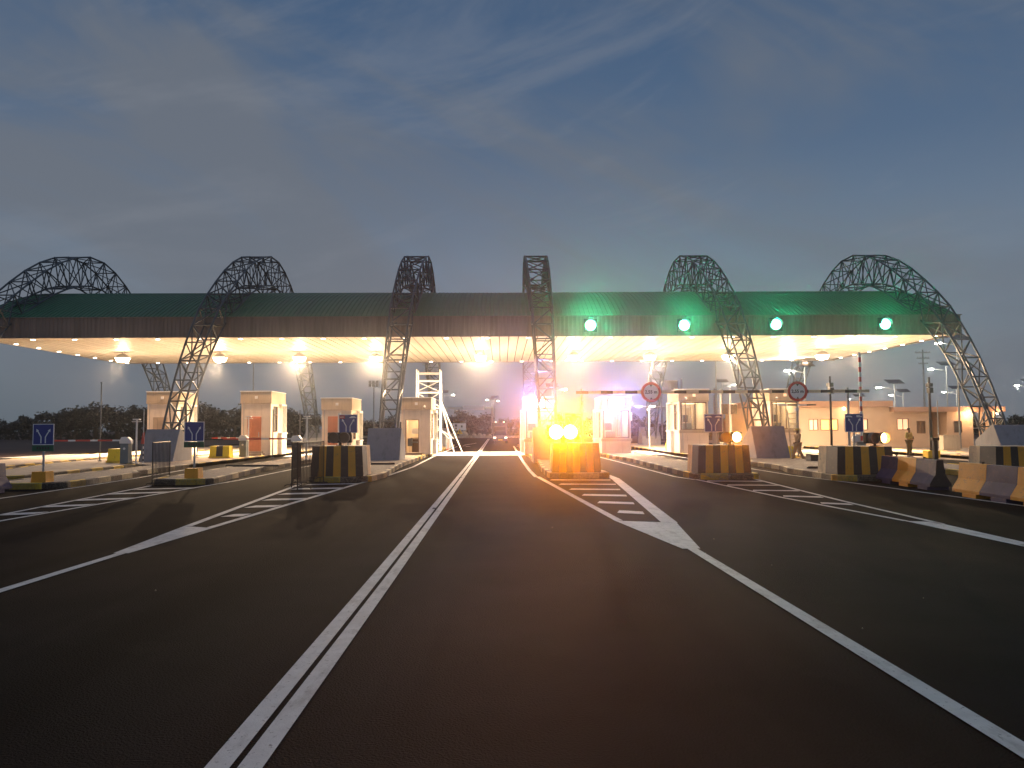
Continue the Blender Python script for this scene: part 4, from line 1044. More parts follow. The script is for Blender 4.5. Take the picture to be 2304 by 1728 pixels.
def person(x, y, z, rz, label, pose, shirt, trous, helmet=None, hgt=1.72, extra=None):
    t = empty('person', (x, y, z), label, 'person', rz=rz)
    s = hgt / 1.72
    J = dict(pel=(0, 0, .95), spi=(0, 0, 1.15), che=(0, .01, 1.35), nek=(0, .0, 1.49), hed=(0, -.01, 1.60), top=(0, -.01, 1.70),
             hl=(-.10, 0, .90), hr=(.10, 0, .90), kl=(-.11, -.02, .50), kr=(.11, -.02, .50), al=(-.11, .02, .09), ar=(.11, .02, .09), tl=(-.12, -.13, .04), tr=(.12, -.13, .04),
             sl=(-.19, .0, 1.42), sr=(.19, .0, 1.42), el=(-.25, .03, 1.14), er=(.25, .03, 1.14), wl=(-.25, -.06, .89), wr=(.25, -.06, .89), ml=(-.25, -.08, .81), mr=(.25, -.08, .81))
    J.update(pose); V = {k: tuple(c * s for c in v) for k, v in J.items()}
    keys = ['pel', 'spi', 'che', 'nek', 'hed', 'top', 'sl', 'el', 'wl', 'ml', 'sr', 'er', 'wr', 'mr', 'hl', 'kl', 'al', 'tl', 'hr', 'kr', 'ar', 'tr']
    ed = [('pel', 'spi'), ('spi', 'che'), ('che', 'nek'), ('nek', 'hed'), ('hed', 'top'), ('che', 'sl'), ('sl', 'el'), ('el', 'wl'), ('wl', 'ml'), ('che', 'sr'), ('sr', 'er'), ('er', 'wr'), ('wr', 'mr'),
          ('pel', 'hl'), ('hl', 'kl'), ('kl', 'al'), ('al', 'tl'), ('pel', 'hr'), ('hr', 'kr'), ('kr', 'ar'), ('ar', 'tr')]
    rd = dict(pel=.12, spi=.11, che=.13, nek=.05, hed=.085, top=.06, sl=.055, el=.042, wl=.03, ml=.032, sr=.055, er=.042, wr=.03, mr=.032, hl=.085, kl=.055, al=.038, tl=.032, hr=.085, kr=.055, ar=.038, tr=.032)
    skin_mesh('body', [V[k] for k in keys], [(keys.index(a), keys.index(b)) for a, b in ed], [rd[k] * s for k in keys], 'skin', t)
    k2 = ['pel', 'spi', 'che', 'sl', 'el', 'wl', 'sr', 'er', 'wr']; e2 = [(0, 1), (1, 2), (2, 3), (3, 4), (4, 5), (2, 6), (6, 7), (7, 8)]
    skin_mesh('shirt', [V[k] for k in k2], e2, [(rd[k] + (.03 if k not in ('wl', 'wr') else .018)) * s for k in k2], shirt, t)
    k3 = ['pel', 'hl', 'kl', 'al', 'hr', 'kr', 'ar']; e3 = [(0, 1), (1, 2), (2, 3), (0, 4), (4, 5), (5, 6)]
    skin_mesh('trousers', [V[k] for k in k3], e3, [(rd[k] + .028) * s for k in k3], trous, t)
    hx, hy, hz = V['hed']
    m = MB()
    for q in ('l', 'r'):
        a = V['a' + q]; b = V['t' + q]; m.hexa([(a[0] - .045, a[1] + .06, a[2] - .09 * s), (a[0] + .045, a[1] + .06, a[2] - .09 * s), (b[0] + .045, b[1] - .03, b[2] - .04 * s), (b[0] - .045, b[1] - .03, b[2] - .04 * s)],
               [(a[0] - .04, a[1] + .05, a[2] + .02), (a[0] + .04, a[1] + .05, a[2] + .02), (b[0] + .035, b[1], b[2] + .03), (b[0] - .035, b[1], b[2] + .03)])
    m.build('shoes', 'dark', t, bevel=.015)
    # face and ears
    m = MB(); m.ball((hx - .03, hy - .088, hz + .03), .012, nu=8, nv=5); m.ball((hx + .03, hy - .088, hz + .03), .012, nu=8, nv=5); m.build('eyes', 'white', t)
    m = MB(); m.hexa([(hx - .015, hy - .075, hz - .02), (hx + .015, hy - .075, hz - .02), (hx + .012, hy - .115, hz - .015), (hx - .012, hy - .115, hz - .015)], [(hx - .008, hy - .075, hz + .03), (hx + .008, hy - .075, hz + .03), (hx + .004, hy - .09, hz + .03), (hx - .004, hy - .09, hz + .03)])
    m.ball((hx - .09, hy, hz), .022, .012, .03, nu=8, nv=5); m.ball((hx + .09, hy, hz), .022, .012, .03, nu=8, nv=5); m.build('nose_and_ears', 'skin', t)
    # fingers
    m = MB()
    for q, sg in (('l', -1), ('r', 1)):
        w0 = Vector(V['w' + q]); h0 = Vector(V['m' + q]); d = (h0 - w0).normalized(); side_ = d.cross(Vector((0, 1, 0)))
        side_ = side_.normalized() if side_.length > .1 else Vector((1, 0, 0))
        for k, ln in zip((-1.5, -.5, .5, 1.5), (.055, .07, .075, .065)):
            p = h0 + side_ * (.014 * k) + d * .02; m.tube(p, p + d * ln * .6, .009, n=6); m.tube(p + d * ln * .6, p + d * ln + Vector((0, -.015, 0)), .008, .006, n=6)
        m.tube(h0 + Vector((0, -.02, 0)), h0 + d * .035 + Vector((0, -.05, 0)), .01, .008, n=6)
    m.build('fingers', 'skin', t)
    if helmet:
        m = MB(); m.ball((hx, hy + .005, hz + .045), .125, .145, .115, nu=18, nv=7, v1=.52); m.disc((0, 0, 0), .01, 'y', .001, n=6)
        m.hexa([(hx - .11, hy - .19, hz + .03), (hx + .11, hy - .19, hz + .03), (hx + .13, hy + .0, hz + .035), (hx - .13, hy + .0, hz + .035)], [(hx - .10, hy - .18, hz + .045), (hx + .10, hy - .18, hz + .045), (hx + .12, hy + .0, hz + .06), (hx - .12, hy + .0, hz + .06)])
        m.build('helmet', helmet, t, smooth=False)
    else:
        m = MB(); m.ball((hx, hy + .018, hz + .035), .098, .10, .10, nu=14, nv=6, v1=.55); m.build('hair', 'dark', t)
    return t
person(15.0, 39.4, .03, R(-78), 'worker in tan coverall and yellow helmet walking left past the grey pedestal',
       dict(kl=(-.10, -.16, .52), al=(-.11, -.26, .12), tl=(-.12, -.38, .10), kr=(.10, .06, .50), ar=(.11, .30, .13), tr=(.12, .20, .03), el=(-.26, .12, 1.17), wl=(-.25, .16, .93), ml=(-.25, .16, .85), er=(.26, -.08, 1.16), wr=(.25, -.28, 1.02), mr=(.25, -.34, .98)),
       'tan', 'tan', 'helmet', hgt=1.68)
ps = person(24.15, 46.0, .0, R(25), 'guard in khaki shirt and dark trousers standing with hands held in front',
       dict(el=(-.25, .02, 1.16), wl=(-.14, -.20, 1.06), ml=(-.06, -.24, 1.07), er=(.25, .02, 1.16), wr=(.16, -.20, 1.06), mr=(.09, -.25, 1.08)), 'olive', 'trous', None, hgt=1.70)
m = MB(); m.box(-.035, -.30, 1.07, .035, -.285, 1.20); o = m.build('phone', 'dark', loc=(24.15, 46.0, 0)); o.rotation_euler = (0, 0, R(25)); tag(o, 'small dark phone held by the standing guard', 'phone')

# ------------------------------------------------------------------ office building
t = empty('office_building', (30, 66, 0), 'single storey cream office building with flat roof, lit windows and porch', 'building')
Y0 = 65.0 - 66
def wall_with(mb, x0, x1, z0, z1, y, holes, th=.2):
    xs2 = sorted({x0, x1} | {h[0] for h in holes} | {h[1] for h in holes})
    for a, b in zip(xs2, xs2[1:]):
        hh = [h for h in holes if h[0] <= a + 1e-6 and h[1] >= b - 1e-6]
        if not hh: mb.box(a, y, z0, b, y + th, z1)
        else:
            if hh[0][2] > z0: mb.box(a, y, z0, b, y + th, hh[0][2])
            mb.box(a, y, hh[0][3], b, y + th, z1)
wins = [(-4.45, -3.75, 1.55, 2.4, 'e_winp'), (-3.45, -2.05, 1.55, 2.4, 'e_win'), (-1.45, -.45, 1.55, 2.4, 'e_win'), (-.40, .45, 1.55, 2.4, 'e_winp'), (3.0, 3.9, 1.55, 2.4, 'e_winp'), (4.85, 5.5, 1.25, 2.2, 'frame'), (8.0, 8.6, 1.3, 2.2, 'dark')]
wins = [(a + 0.2 if a < 4 else a - .0, b + .2 if a < 4 else b, c, d, e) for a, b, c, d, e in wins]
m = MB()
m.box(-9, Y0, 0, -4.8, Y0 + 8, 3.45)
wall_with(m, -4.8, 2.55, 0, 3.45, Y0, [w for w in wins if w[0] < 2.5])
wall_with(m, 2.55, 6.0, 0, 3.0, Y0 + .003, [w for w in wins if 2.5 < w[0] < 6])
wall_with(m, 7.4, 9.6, 0, 3.0, Y0, [w for w in wins if w[0] > 7])
m.box(2.35, Y0 + .2, 3.0, 2.55, Y0 + 8, 3.45); m.box(-4.8, Y0 + 7.8, 0, 9.6, Y0 + 8, 3.0); m.box(9.4, Y0 + .2, 0, 9.6, Y0 + 7.8, 3.0); m.box(6.0, Y0 + 2.2, 0, 7.4, Y0 + 2.4, 3.0); m.box(5.8, Y0 + .21, 0, 6.0, Y0 + 2.2, 3.0); m.box(7.4, Y0 + .2, 0, 7.6, Y0 + 2.2, 3.0)
m.build('wall', 'bwall', t)
m = MB(); m.box(-9.15, Y0 - .25, 3.45, 2.75, Y0 + 8.2, 3.95); m.box(2.76, Y0 - .3, 3.0, 12.2, Y0 + 8.2, 3.42); m.build('roof', 'bslab', t)
for a, b, c, d, e in wins:
    m = MB(); m.box(a - .04, Y0 - .03, c - .05, b + .04, Y0 - .002, c); m.box(a - .04, Y0 - .03, d, b + .04, Y0 - .002, d + .05); m.box(a - .04, Y0 - .03, c, a, Y0 + .1, d); m.box(b, Y0 - .03, c, b + .04, Y0 + .1, d)
    if b - a > .6: m.box((a + b) / 2 - .02, Y0 - .02, c, (a + b) / 2 + .02, Y0 + .06, d)
    f = m.build('window', 'frame', t); m = MB(); m.box(a, Y0 + .09, c, b, Y0 + .1, d); m.build('pane', e, f)
m = MB(); m.box(6.15, Y0 + 2.12, 0, 6.95, Y0 + 2.19, 2.1); m.build('door', 'e_winp', t)
for px in (10.2, 10.75, 11.3): m = MB(); m.box(px, Y0 + .0, 0, px + .22, Y0 + .22, 3.0); m.build('column', 'bwall', t)
for px, e in ((-1.35, 60), (9.1, 220), (11.6, 110)):
    m = MB(); m.ball((px, Y0 - .16, 2.86 if px > 0 else 3.3), .11, nu=12, nv=8); m.tube((px, Y0 - .15, 2.9 if px > 0 else 3.34), (px, Y0 - .0, 2.99 if px > 0 else 3.4), .02); m.build('wall_lamp', 'e_warm', t)
    light('porch_glow', 'POINT', (px, Y0 - .6, 2.8), e, (1.0, .58, .28), t, radius=.15)
light('yard_glow', 'POINT', (-6, -14.0, 6.3), 1800, (1.0, .60, .32), t, radius=.4)

# ------------------------------------------------------------------ street lamps with solar panels
def street(x, y, hgt, label, s_=1, glow=300, both=False, rz=0.0):
    t = empty('street_lamp', (x, y, 0), label, 'street lamp', 'solar street lamps', rz=rz)
    m = MB(); m.tube((0, 0, 0), (0, 0, hgt), .09, .05, n=8); m.build('pole', 'poleg', t)
    for q in ((s_, -s_) if both else (s_,)):
        m = MB(); m.tube((0, 0, hgt - .5), (q * 1.3, 0, hgt - .25), .035); m.box(min(q * 1.2, q * 1.75), -.12, hgt - .28, max(q * 1.2, q * 1.75), .12, hgt - .2); hd = m.build('lamp_arm', 'poleg', t)
        m = MB(); m.box(min(q * 1.3, q * 1.7), -.1, hgt - .36, max(q * 1.3, q * 1.7), .1, hgt - .29); m.build('lens', 'e_street', hd)
        light('street_glow', 'POINT', (q * 1.5, -.2, hgt - .55), glow, (1.0, .95, .80), t, radius=.15)
    m = MB(); q = -s_
    a = Vector((q * .9, -.4, hgt + .0)); m.hexa([(-s_ * .0 - .75, -.45, hgt + .02), (.75, -.45, hgt + .02), (.75, .45, hgt + .42), (-.75, .45, hgt + .42)], [(-.75, -.47, hgt + .06), (.75, -.47, hgt + .06), (.75, .43, hgt + .46), (-.75, .43, hgt + .46)])
    m.build('solar_panel', 'panelpv', t)
    return t
def sl(px, py, Y): return ((px - 1130.0) / 1750 * Y, 1.8 + (964 - .0053 * (px - 1141) - py) / 1750 * Y)
for px, py, Y, s_, glow, lab in [
    (2123, 771, 62, -1, 500, 'solar street lamp close to the right end of the canopy, the highest light there'),
    (2104, 830, 74, -1, 500, 'solar street lamp right of the leaning dark pole with a yellowish panel'),
    (1983, 872, 72, -1, 500, 'large bright solar street lamp above the office building roof'),
    (2011, 889, 95, -1, 350, 'second solar street lamp right of the brightest one above the office roof'),
    (2132, 882, 92, -1, 350, 'solar street lamp standing left of the leaning right arch leg'),
    (2299, 867, 90, -1, 350, 'solar street lamp at the right edge of the photo'),
    (1776, 834, 66, -1, 900, 'bright yellowish street lamp in front of the rear arch leg above the round sign'),
    (1654, 866, 100, 1, 350, 'street lamp with two lights left of the right arch leg'),
    (1914, 898, 110, -1, 160, 'small distant street lamp low above the office roof'),
    (1271.6, 877, 90, 1, 350, 'street lamp above the flashing amber beacon'),
    (1020, 889, 120, 1, 350, 'distant street lamp right of the scaffold tower'),
    (1096, 900, 150, -1, 350, 'distant double street lamp over the far gantry sign'),
    (1121, 903, 170, 1, 250, 'most distant small street lamp straight down the road')]:
    x, z = sl(px, py, Y)
    street(x - s_ * 1.5, Y, z + .33, lab, s_, glow)

# ------------------------------------------------------------------ poles and masts
def pole(px, pytop, Y, label, mt='poleg', r=.06, cross=0, head=None, name='utility_pole', lean=0.0, z0=0):
    x, z = sl(px, pytop, Y)
    t = empty(name, (x, Y, z0), label, 'pole'); m = MB(); m.tube((0, 0, 0), (lean, 0, z - z0), r * 1.25, r * .8, n=8); m.build('shaft', mt, t)
    if cross:
        m = MB()
        for k in range(cross):
            m.box(-1.1 + .2 * k, -.06, z - .5 - k * .8, 1.1 - .2 * k, .06, z - .38 - k * .8)
            for q in (-1, -.5, .5, 1): m.tube((q * (1 - .2 * k), 0, z - .38 - k * .8), (q * (1 - .2 * k), 0, z - .2 - k * .8), .04)
        m.build('crossarm', mt, t)
    if head == 'flood':
        m = MB(); m.box(-.7, -.15, z - .1, .7, .15, z + .0)
        for q in (-.5, 0, .5): m.box(q - .2, -.3, z + .0, q + .2, -.05, z + .3); m.box(q - .2, -.3, z - .55, q + .2, -.05, z - .15)
        m.build('floodlight_head', mt, t)
    if head == 'cam': m = MB(); m.box(-.15, -.3, z - .55, .05, .1, z - .35); m.box(-.1, -.2, z - .9, .12, .1, z - .6); m.build('camera', 'dark', t)
    return t
pole(842, 862, 110, 'slim unlit floodlight mast between the booths left of the arch', head='flood', name='light_mast', r=.09)
pole(572, 790, 75, 'tall thin grey pole rising behind the tall booth with the terracotta door', r=.06)
pole(1614, 790, 75, 'tall thin grey pole right of the tall lit booth', r=.07)
pole(1873, 846, 40, 'dark pole with a small camera in front of the office windows', mt='dsteel', r=.055, head='cam', name='camera_pole')
pole(2099, 848, 44, 'dark slightly leaning pole with a yellow footing right of the standing guard', mt='dsteel', r=.075, head='cam', name='camera_pole', lean=0.0)
pole(2087, 785, 110, 'power pole with crossarms behind the right end of the canopy', r=.13, cross=3)
pole(969, 812, 100, 'power pole with crossarms behind the white scaffold tower', r=.13, cross=3)
pole(2116, 900, 63, 'slim grey pole by the porch of the office building', r=.05)
m = MB(); x, z = sl(2099, 848, 44); m.box(-.35, -.3, 0, .35, .3, .42)
tag(m.build('pole_footing', 'kyel', loc=(x, 44, 0), bevel=.03), 'yellow painted block at the foot of the leaning dark pole', 'footing')

# green control panel at the right edge
t = empty('control_box', (17.0, 24.9, .2), 'green lit control cabinet with a pale post at the right photo edge', 'control box')
m = MB(); m.tube((-.0, 0, 0), (0, 0, 2.0), .06, n=8); m.build('post', 'white', t)
m = MB(); m.box(.08, -.05, .75, .9, .25, 1.85); c = m.build('cabinet', 'sgreen', t, bevel=.02)
m = MB(); m.disc((.45, -.09, 1.3), .1, 'y', .03, n=16); m.build('green_lamp', 'e_green', c)

# ------------------------------------------------------------------ far side: roundabout, gantry, billboard, vehicles
m = MB(); m.prism([(26 * math.cos(2 * PI * i / 40) - 6, 176 + 28 * math.sin(2 * PI * i / 40)) for i in range(40)], .0, .35)
tag(m.build('roundabout_island', 'boulder'), kind='structure')
m = MB()
for i in range(40):
    a = 2 * PI * i / 40; b = 2 * PI * (i + 1) / 40
    f_ = lambda t_, r_: (r_ * math.cos(t_) - 6, 176 + r_ * 28 / 26 * math.sin(t_))
    m.hexa([(*f_(a, 26.4), .004), (*f_(b, 26.4), .004), (*f_(b, 26.02), .004), (*f_(a, 26.02), .004)], [(*f_(a, 26.4), .42), (*f_(b, 26.4), .42), (*f_(b, 26.02), .42), (*f_(a, 26.02), .42)], i % 2)
tag(m.build('roundabout_kerb', ['stone', 'stone']), kind='structure')
for i, (x, y, s_) in enumerate([(-7.6, 153, .9), (-5.5, 152.5, .45), (-4.4, 153, .5), (-3.6, 153.5, .4), (-9.6, 156, .6), (-2.4, 154, .35)]):
    m = MB(); v = []
    m.ball((0, 0, s_ * .3), s_, s_ * .8, s_ * .75, nu=9, nv=6)
    m.v = [(a + random.uniform(-.12, .12) * s_, b + random.uniform(-.12, .12) * s_, max(0, c + random.uniform(-.12, .12) * s_)) for a, b, c in m.v]
    tag(m.build('boulder', 'stone', loc=(x, y, .35)), 'pale boulder among several heaped on the far roundabout', 'boulder', 'boulders on the far roundabout')
t = empty('sign_gantry', (-6.2, 150, 0), 'far overhead sign gantry with a pale board beyond the toll plaza', 'sign gantry')
m = MB(); m.tube((4.35, 0, 0), (4.35, 0, 6.6), .16, n=8); m.build('post', 'galv', t)
m = MB(); m.tube((-4.4, 0, 0), (-4.4, 0, 5.9), .14, n=8); m.build('post', 'galv', t)
m = MB(); m.box(-4.4, -.1, 5.55, 4.35, .1, 5.9); m.build('beam', 'galv', t)
m = MB(); m.box(-1.4, -.25, 5.35, 2.75, -.12, 6.15); m.build('board', 'signw', t)
t = empty('billboard', (-8.85, 160, 0), 'white billboard with dark marks left of the far road', 'billboard')
m = MB(); m.box(-1.4, 0, 1.45, 1.4, .1, 2.9); b = m.build('board', 'signw', t)
m = MB(); m.box(-.85, -.03, 2.2, -.4, -.002, 2.7); m.box(-.8, -.03, 1.65, -.45, -.002, 2.05); m.box(.4, -.03, 2.05, .7, -.002, 2.45); m.box(-1.3, -.03, 2.1, -1.1, -.002, 2.35); m.build('lettering', 'dark', b)
for q in (-1, 1): m = MB(); m.tube((q, .15, 0), (q, .15, 2.8), .06); m.build('leg', 'poleg', t)
# flag like triangle warning sign on the roundabout
t = empty('chevron_sign', (-8.1, 148.5, .3), 'small pale triangular warning sign on the far roundabout', 'road sign')
m = MB(); m.prism([(-.6, .5), (.6, .5), (0, 1.5)], 0, .05, 'y'); m.build('panel', 'kyel', t); m = MB(); m.box(-.08, -.02, .7, .08, -.002, 1.1); m.build('symbol', 'dark', t); m = MB(); m.tube((0, .1, 0), (0, .1, 1.2), .05); m.build('post', 'poleg', t)

def car(x, y, label):
    t = empty('car', (x, y, 0), label, 'car')
    m = MB()
    lo = [(-2.1, .28), (2.0, .28), (2.1, .6), (2.0, .95), (-1.0, .98), (-2.0, .82), (-2.15, .55)]
    m.prism(lo[::-1], -.88, .88, 'x'); m.build('body', 'carpaint', t, bevel=.06)
    c0 = [(-1.05, .97), (1.7, .95), (1.35, 1.5), (-.35, 1.5)]
    m = MB(); m.hexa([(-.82, -1.05, .97), (.82, -1.05, .97), (.82, 1.75, .95), (-.82, 1.75, .95)], [(-.64, -.3, 1.5), (.64, -.3, 1.5), (.64, 1.3, 1.5), (-.64, 1.3, 1.5)]); cb2 = m.build('cabin', 'carpaint', t, bevel=.04)
    m = MB(); m.hexa([(-.76, -1.05, 1.0), (.76, -1.05, 1.0), (.76, -1.0, 1.0), (-.76, -1.0, 1.0)], [(-.62, -.36, 1.47), (.62, -.36, 1.47), (.62, -.3, 1.47), (-.62, -.3, 1.47)]); m.build('windscreen', 'dark', cb2)
    for q in (-1, 1):
        m = MB(); m.box(q * .68 - .16, -2.16, .62, q * .68 + .16, -2.05, .76); m.build('headlight', 'e_car', t)
        m = MB(); m.box(q * 1.0 - .1, -.85, .98, q * 1.0 + .1, -.78, 1.12); m.build('mirror', 'carpaint', t)
        for yy_ in (-1.35, 1.3):
            m = MB(); m.prism([(yy_ + .33 * math.cos(2 * PI * i / 16), .33 + .33 * math.sin(2 * PI * i / 16)) for i in range(16)], q * .68 - (.11 if q > 0 else .11), q * .68 + .23 if q > 0 else q * .68 + .0, 'x'); w_o = m.build('wheel', 'tyre', t)
    m = MB(); m.box(-.45, -2.19, .48, .45, -2.13, .62); m.build('grille', 'dark', t)
    m = MB(); m.box(-.26, -2.21, .36, .26, -2.16, .47); m.build('number_plate', 'kyel', t)
    light('car_glow', 'SPOT', (0, -2.5, .66), 300, (1, .8, .65), t, radius=.2, aim=(0, -1, -.02), size=R(60), blend=.8)
    return t
car(-.25, 97.0, 'dark car facing the camera on the far road under the canopy gap')
t = empty('truck', (-.4, 122, 0), 'white truck behind the dark car with two roof lights', 'truck')
m = MB(); m.box(-1.25, 1.8, .9, 1.25, 8.5, 3.4); m.build('cargo_box', 'kgrey', t, bevel=.03)
m = MB(); m.hexa([(-1.15, 0, .6), (1.15, 0, .6), (1.15, 1.6, .6), (-1.15, 1.6, .6)], [(-1.05, .3, 2.7), (1.05, .3, 2.7), (1.05, 1.6, 2.7), (-1.05, 1.6, 2.7)]); cbn = m.build('cab', 'kgrey', t, bevel=.05)
m = MB(); m.hexa([(-1.0, .09, 1.6), (1.0, .09, 1.6), (1.0, .14, 1.6), (-1.0, .14, 1.6)], [(-.95, .25, 2.5), (.95, .25, 2.5), (.95, .31, 2.5), (-.95, .31, 2.5)]); m.build('windscreen', 'dark', cbn)
for q in (-.85, .85):
    m = MB(); m.box(q - .15, -.06, .8, q + .15, .02, 1.0); m.build('headlight', 'e_car', t)
    m = MB(); m.box(q * .8 - .12, 1.7, 3.45, q * .8 + .12, 1.8, 3.6); m.build('marker_lamp', 'e_car', t)
    for yy_ in (.8, 6.8): m = MB(); m.prism([(yy_ + .5 * math.cos(2 * PI * i / 16), .5 + .5 * math.sin(2 * PI * i / 16)) for i in range(16)], q * 1.3 - .15, q * 1.3 + .15, 'x'); m.build('wheel', 'tyre', t)

t.scale = (.95, 1, .80)
# low houses and the billboard frame in the distance on the left
def house(px0, px1, pytop, Y, mt, label, dep=8):
    x0, z = sl(px0, pytop, Y); x1, _ = sl(px1, pytop, Y)
    t = empty('building', ((x0 + x1) / 2, Y, -.05), label, 'building'); w = (x1 - x0) / 2
    m = MB(); m.box(-w, 0, 0, w, dep, z - .3); m.build('wall', mt, t)
    m = MB(); m.box(-w - .3, -.3, z - .3, w + .3, dep + .3, z); m.build('roof', 'bslab', t)
    n = max(2, int(2 * w / 3))
    for i in range(n): cx = -w + (i + .5) * 2 * w / n; m = MB(); m.box(cx - .5, -.04, 1.0, cx + .5, -.005, 2.0); m.build('window', 'frame', t)
    return t
house(1640, 1705, 943, 120, 'brick', 'low dark red building right of the second blue sign on the right')
house(810, 862, 955, 180, 'brick', 'low dim building far behind between the left booths')
# open steel frame of an elevated tank behind the tall lit booth
t = empty('water_tank', (27.0, 125, 0), 'small elevated tank on a steel frame behind the first round height sign', 'water tank')
m = MB()
for a in (-1.6, 1.6):
    for b in (-1.6, 1.6): m.tube((a, b, 0), (a, b, 9.6), .12)
for z in (2.5, 5, 7.4): m.path([(-1.6, -1.6, z), (1.6, -1.6, z), (1.6, 1.6, z), (-1.6, 1.6, z), (-1.6, -1.6, z)], .08)
m.build('frame', 'poleg', t)
m = MB(); m.tube((0, 0, 7.5), (0, 0, 9.3), 1.3, n=16); m.build('tank', 'parapet', t)
# arched pipe fence near the office, and heaps of earth
m = MB()
for a, b in [((0, 0, 0), (0, 0, 1.6)), ((0, 0, 1.6), (4, 0, 1.6)), ((4, 0, 1.6), (10, 0, .9)), ((10, 0, .9), (10, 0, 0)), ((4, 0, 0), (4, 0, 1.6))]: m.tube(a, b, .05)
tag(m.build('pipe_rail', 'galv', loc=(38.5, 68, 0)), 'pale bent pipe rail on the ground right of the office porch', 'rail')
for i, (x, y, s_, lab) in enumerate([(34.5, 47, .35, 'small dark heap lying in the yard right of the leaning pole'), (26.2, 44.5, .22, 'small dark lump at the edge of the island behind the barriers')]):
    m = MB(); m.ball((0, 0, 0), s_ * 1.3, s_, s_, nu=9, nv=5, v1=.5); m.v = [(a + random.uniform(-.05, .05), b + random.uniform(-.05, .05), c) for a, b, c in m.v]
    tag(m.build('earth_heap', 'earth', loc=(x, y, 0)), lab, 'heap')
# loose timber and rods on the islands
for i, (x, y, rz, ln, lab) in enumerate([(9.9, 43.0, .25, 1.3, 'grey metal channel lying on the island in front of the tall lit booth'), (12.9, 30.2, .1, 2.2, 'long dark rod lying on the island behind the right striped block'),
                                         (-5.7, 35.6, .05, 1.6, 'dark rod lying on the island below the grey pedestal beside the scaffold'), (-11.0, 34.5, -.1, 2.4, 'long dark plank lying across the island left of the crowd barrier')]):
    m = MB(); m.box(-ln / 2, -.06, 0, ln / 2, .06, .05); m.box(-ln / 2, -.06, .05, ln / 2, -.04, .08)
    o = tag(m.build('loose_bar', 'kgrey' if i == 0 else 'dsteel', loc=(x, y, .19 if i else .03)), lab, 'bar'); o.rotation_euler = (0, 0, rz)

# ------------------------------------------------------------------ trees
def tree_mesh(kind, seed):
    rnd = random.Random(seed)
    tr = MB(); tr.tube((0, 0, 0), (.1, 0, 2.2), .28, .18, n=8)
    tips = []
    for k in range(6):
        a = 2 * PI * k / 6 + rnd.uniform(-.3, .3); e = Vector((math.cos(a) * 1.7, math.sin(a) * 1.7, 3.6 + rnd.uniform(-.3, .8))); tr.tube((.1, 0, 2.0), e, .13, .05, n=6); tips.append(e)
    cr_ = MB(); n = 34
    for c in range(n):
        a = rnd.uniform(0, 2 * PI); rr = rnd.uniform(0, 1) ** .5
        if kind == 0: cx, cy_, cz = math.cos(a) * rr * 3.1, math.sin(a) * rr * 3.1, 2.0 + rnd.uniform(0, 1) * 3.9 * (1 - .55 * rr * rr)
        elif kind == 1: cx, cy_, cz = math.cos(a) * rr * 3.9, math.sin(a) * rr * 3.9, 3.0 + rnd.uniform(0, 1) * 2.3 * (1 - .5 * rr * rr)
        else: cx, cy_, cz = math.cos(a) * rr * 2.2, math.sin(a) * rr * 2.2, 1.6 + rnd.uniform(0, 1) * 5.2 * (1 - .6 * rr)
        R_ = rnd.uniform(.55, 1.05)
        for q in range(62):
            v = Vector((rnd.gauss(0, 1), rnd.gauss(0, 1), rnd.gauss(0, 1) * .75)); v.normalize(); v *= R_ * rnd.uniform(.5, 1.08)
            p = Vector((cx, cy_, cz)) + v; s_ = rnd.uniform(.12, .24)
            u = Vector((rnd.uniform(-1, 1), rnd.uniform(-1, 1), rnd.uniform(-1, 1))).normalized(); w = u.cross(Vector((rnd.uniform(-1, 1), rnd.uniform(-1, 1), .3))).normalized()
            cr_.add([p - u * s_ - w * s_ * .4, p + w * s_ * .7, p + u * s_ - w * s_ * .2, p - w * s_ * .8], [(0, 1, 2, 3)])
    return tr, cr_
TM = []
for k in range(5):
    tr, cr_ = tree_mesh([0, 1, 0, 2, 1][k], 40 + k)
    t = empty('tree', (0, 0, 0), 'tree', 'tree', 'trees along the horizon')
    tr.build('trunk', 'bark', t); c = cr_.build('crown', 'leaf' if k % 2 == 0 else 'leaf2', t)
    TM.append([t, False])
# (pixel column, pixel height of crown top, distance, kind, width factor)
TL = [(-40, 925, 150, 0, 1.1), (8, 934, 150, 0, 1.0), (62, 944, 165, 1, .9), (100, 917, 150, 0, 1.1), (146, 916, 158, 3, .8), (178, 905, 150, 0, 1.2), (222, 906, 152, 2, 1.15), (272, 908, 155, 1, 1.3), (318, 912, 150, 2, 1.1),
      (398, 916, 150, 0, 1.1), (452, 906, 150, 2, 1.15), (492, 909, 158, 0, 1.0), (532, 914, 150, 4, 1.1), (585, 914, 150, 0, 1.1), (642, 897, 150, 3, .75), (668, 915, 150, 0, 1.1), (715, 928, 158, 1, 1.1), (768, 938, 170, 0, 1.0),
      (820, 940, 175, 1, 1.1), (875, 938, 180, 2, 1.1), (925, 938, 180, 0, 1.0), (1012, 930, 190, 0, 1.0), (1042, 922, 190, 2, 1.15), (1066, 936, 195, 3, .8), (1094, 922, 185, 0, .85), (1150, 938, 190, 1, 1.1), (1178, 930, 185, 3, .9), (1215, 928, 180, 0, 1.2),
      (1262, 930, 175, 2, 1.2), (1310, 932, 175, 0, 1.1), (1432, 932, 160, 2, 1.0), (1468, 940, 165, 0, 1.0), (1600, 938, 150, 1, 1.2), (1665, 944, 160, 0, 1.2), (2106, 942, 140, 1, .9), (2150, 936, 140, 0, 1.0), (2184, 931, 140, 0, 1.25), (2222, 941, 145, 2, 1.0), (2288, 929, 130, 0, 1.3), (2325, 926, 130, 2, 1.2)]
tk = ['rounded dense dark', 'spreading flat topped brownish', 'bushy dark', 'narrow upright brownish', 'wide flat dark']
